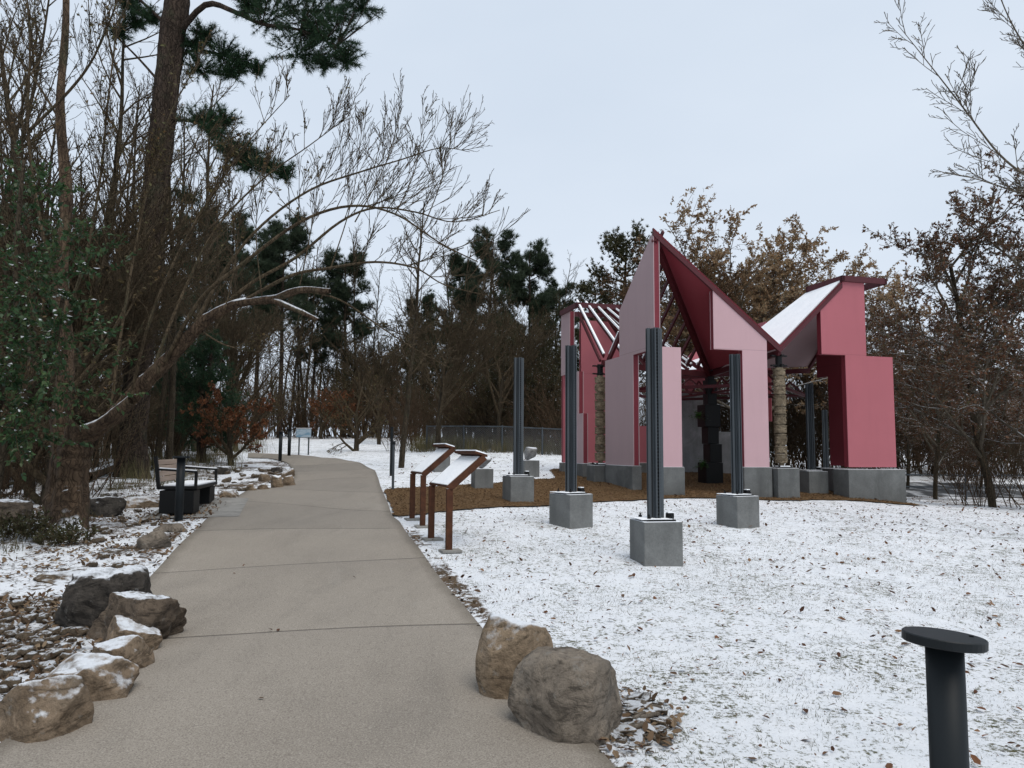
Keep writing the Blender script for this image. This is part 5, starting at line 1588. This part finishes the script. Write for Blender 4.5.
c_ = at(622, 716)
scatter_leaves('chip_pile_leaves', 700, c_.x - .5, c_.x + .5, c_.y - .6, c_.y + .6, lambda x, y: (((x - c_.x) / .33) ** 2 + ((y - c_.y) / .47) ** 2 < 1) & (x > xr(y) - .02), .05, 'litter leaves', .01)
def blades(name, x, y, h, wd, mat, lean=.6, lift=0.0):
    k = len(x)
    P = np.stack([x, y, G(x, y) + lift], 1)
    th = rng.uniform(0, 6.28, k); ln = rng.uniform(.1, 1, k) * lean
    D = np.stack([np.cos(th) * ln, np.sin(th) * ln, np.ones(k)], 1); D /= np.linalg.norm(D, axis=1, keepdims=True)
    ph = rng.uniform(0, 6.28, k); Sd = np.stack([np.cos(ph), np.sin(ph), np.zeros(k)], 1)
    l = (h * rng.uniform(.4, 1.3, k))[:, None]
    V = np.stack([P - Sd * wd / 2, P + Sd * wd / 2, P + D * l], 1).reshape(-1, 3)
    return tag(link(name, np_mesh(name, V, np.arange(3 * k).reshape(-1, 3), M[mat])), kind='stuff')
x, y = ground_pts(150000, -1, 9, 2.2, 11, lambda x, y: lawn(x, y) & (rng.uniform(0, 1, len(x)) < np.clip(1.2 - y / 14, .25, 1)))
k_ = noise2(x, y, 1.1) + .7 * noise2(x, y, 6) + rng.normal(0, .2, len(x)) > .05
blades('lawn_grass', x[k_], y[k_], .026, .0035, 'lawn grass', 1.6)
x, y = ground_pts(9000, -1.2, 9, 2.2, 12, lambda x, y: lawn(x, y) & (np.minimum.reduce([np.hypot(x - p_[0], y - p_[1]) for p_ in ((at(448, 553).x, at(448, 553).y), (at(422, 528).x, at(422, 528).y), (at(470, 545).x, at(470, 545).y), (at(655, 768).x, at(655, 768).y), (at(540, 545).x, at(540, 545).y))]) < .45))
blades('grass_tufts', x, y, .05, .004, 'lawn grass', 1.2)
# dry grass and weeds along the woods
def clumps_(n, x0, x1, y0, y1, keep, m_, sp):
    x, y = ground_pts(n, x0, x1, y0, y1, keep)
    x = np.repeat(x, m_) + rng.normal(0, sp, len(x) * m_); y = np.repeat(y, m_) + rng.normal(0, sp, len(y) * m_)
    return x, y
x, y = clumps_(420, -22, -3, 16, 36, lambda x, y: (x < np.where(y < 24, xl(np.minimum(y, 24)) - 1.2, -8 - (y - 24) * .3)) & view(x, y), 40, .16)
blades('dry_grass', x, y, .55, .012, 'dry grass', .5)
x, y = clumps_(150, -9, -3.4, 7.5, 16, lambda x, y: (x < xl(y) - 1.6) & view(x, y), 34, .07)
blades('bed_weeds', x, y, .22, .008, 'dry grass', .8)
x, y = clumps_(500, -4, 10, 29, 34, lambda x, y: y > 29 - .2 * x, 30, .2)
blades('fence_grass', x, y, .6, .016, 'dry grass', .5)
# low evergreen shrubs at the left edge in the bed
def low_shrub(px, py, w_, h_, label, seed):
    p_ = at(px, py); T = thing('low_shrub', label, 'shrub', p_, 0, 'low green shrubs in the planted bed')
    r_ = np.random.default_rng(seed); out = []
    S = dict(seg=[.1, .08], wob=[.15, .2], trop=[.1, 0], tip=[.4, .6], rmin=.003, nb=[6], start=[.2], ang=[.7], lr=[.6], rr=[.6])
    for k in range(34):
        a = r_.uniform(0, 6.28); l = r_.uniform(0, w_)
        grow(out, r_, (math.cos(a) * l, math.sin(a) * l, 0), (math.cos(a) * .5, math.sin(a) * .5, 1), h_ * r_.uniform(.6, 1.1), .005, 0, S)
    link('branches', tubes_mesh('branches', out, 'twig bark', (3, 3)), T)
    V, F_ = twig_leaves(r_, out, (0, 1), 36, .05, 1.0, wid=.5)
    link('leaves', np_mesh('leaves', V, F_, M['dull olive leaves']), T)
low_shrub(8, 540, .5, .32, 'low olive green shrub at the left frame edge before the brown rock', 1)
low_shrub(40, 538, .35, .26, 'low olive green shrub left of the leaning trunk foot', 2)
low_shrub(62, 545, .25, .2, 'small olive shrub at the foot of the leaning trunk', 3)
low_shrub(150, 470, .35, .3, 'small green plant at the right foot of the big pine', 4)
low_shrub(5, 480, .4, .35, 'dark low shrub near the grey footed tree', 5)

# mulch chips
x, y = ground_pts(90000, -3, 8.5, 9.5, 22, lambda x, y: inpoly(x, y, MP) & (rng.uniform(0, 1, len(x)) < .9))
k = len(x); P = np.stack([x, y, G(x, y) + .026 + rng.uniform(0, .01, k)], 1)
V, F_ = leaves_np(rng, P, np.stack([rng.normal(0, 1, k), rng.normal(0, 1, k), rng.normal(0, .2, k)], 1), .04, wid=.35, spread=.05)
def chipmat():
    n = NT('mulch chips')
    c = n.ramp(n.geo('Random Per Island'), [(0, (.075, .042, .02)), (.4, (.14, .082, .04)), (.8, (.22, .14, .075)), (1, (.10, .065, .04))])
    M['mulch chips'] = n.fin(c, .9)
chipmat()
tag(link('mulch_chips', np_mesh('mulch_chips', V, F_, M['mulch chips'])), kind='stuff')
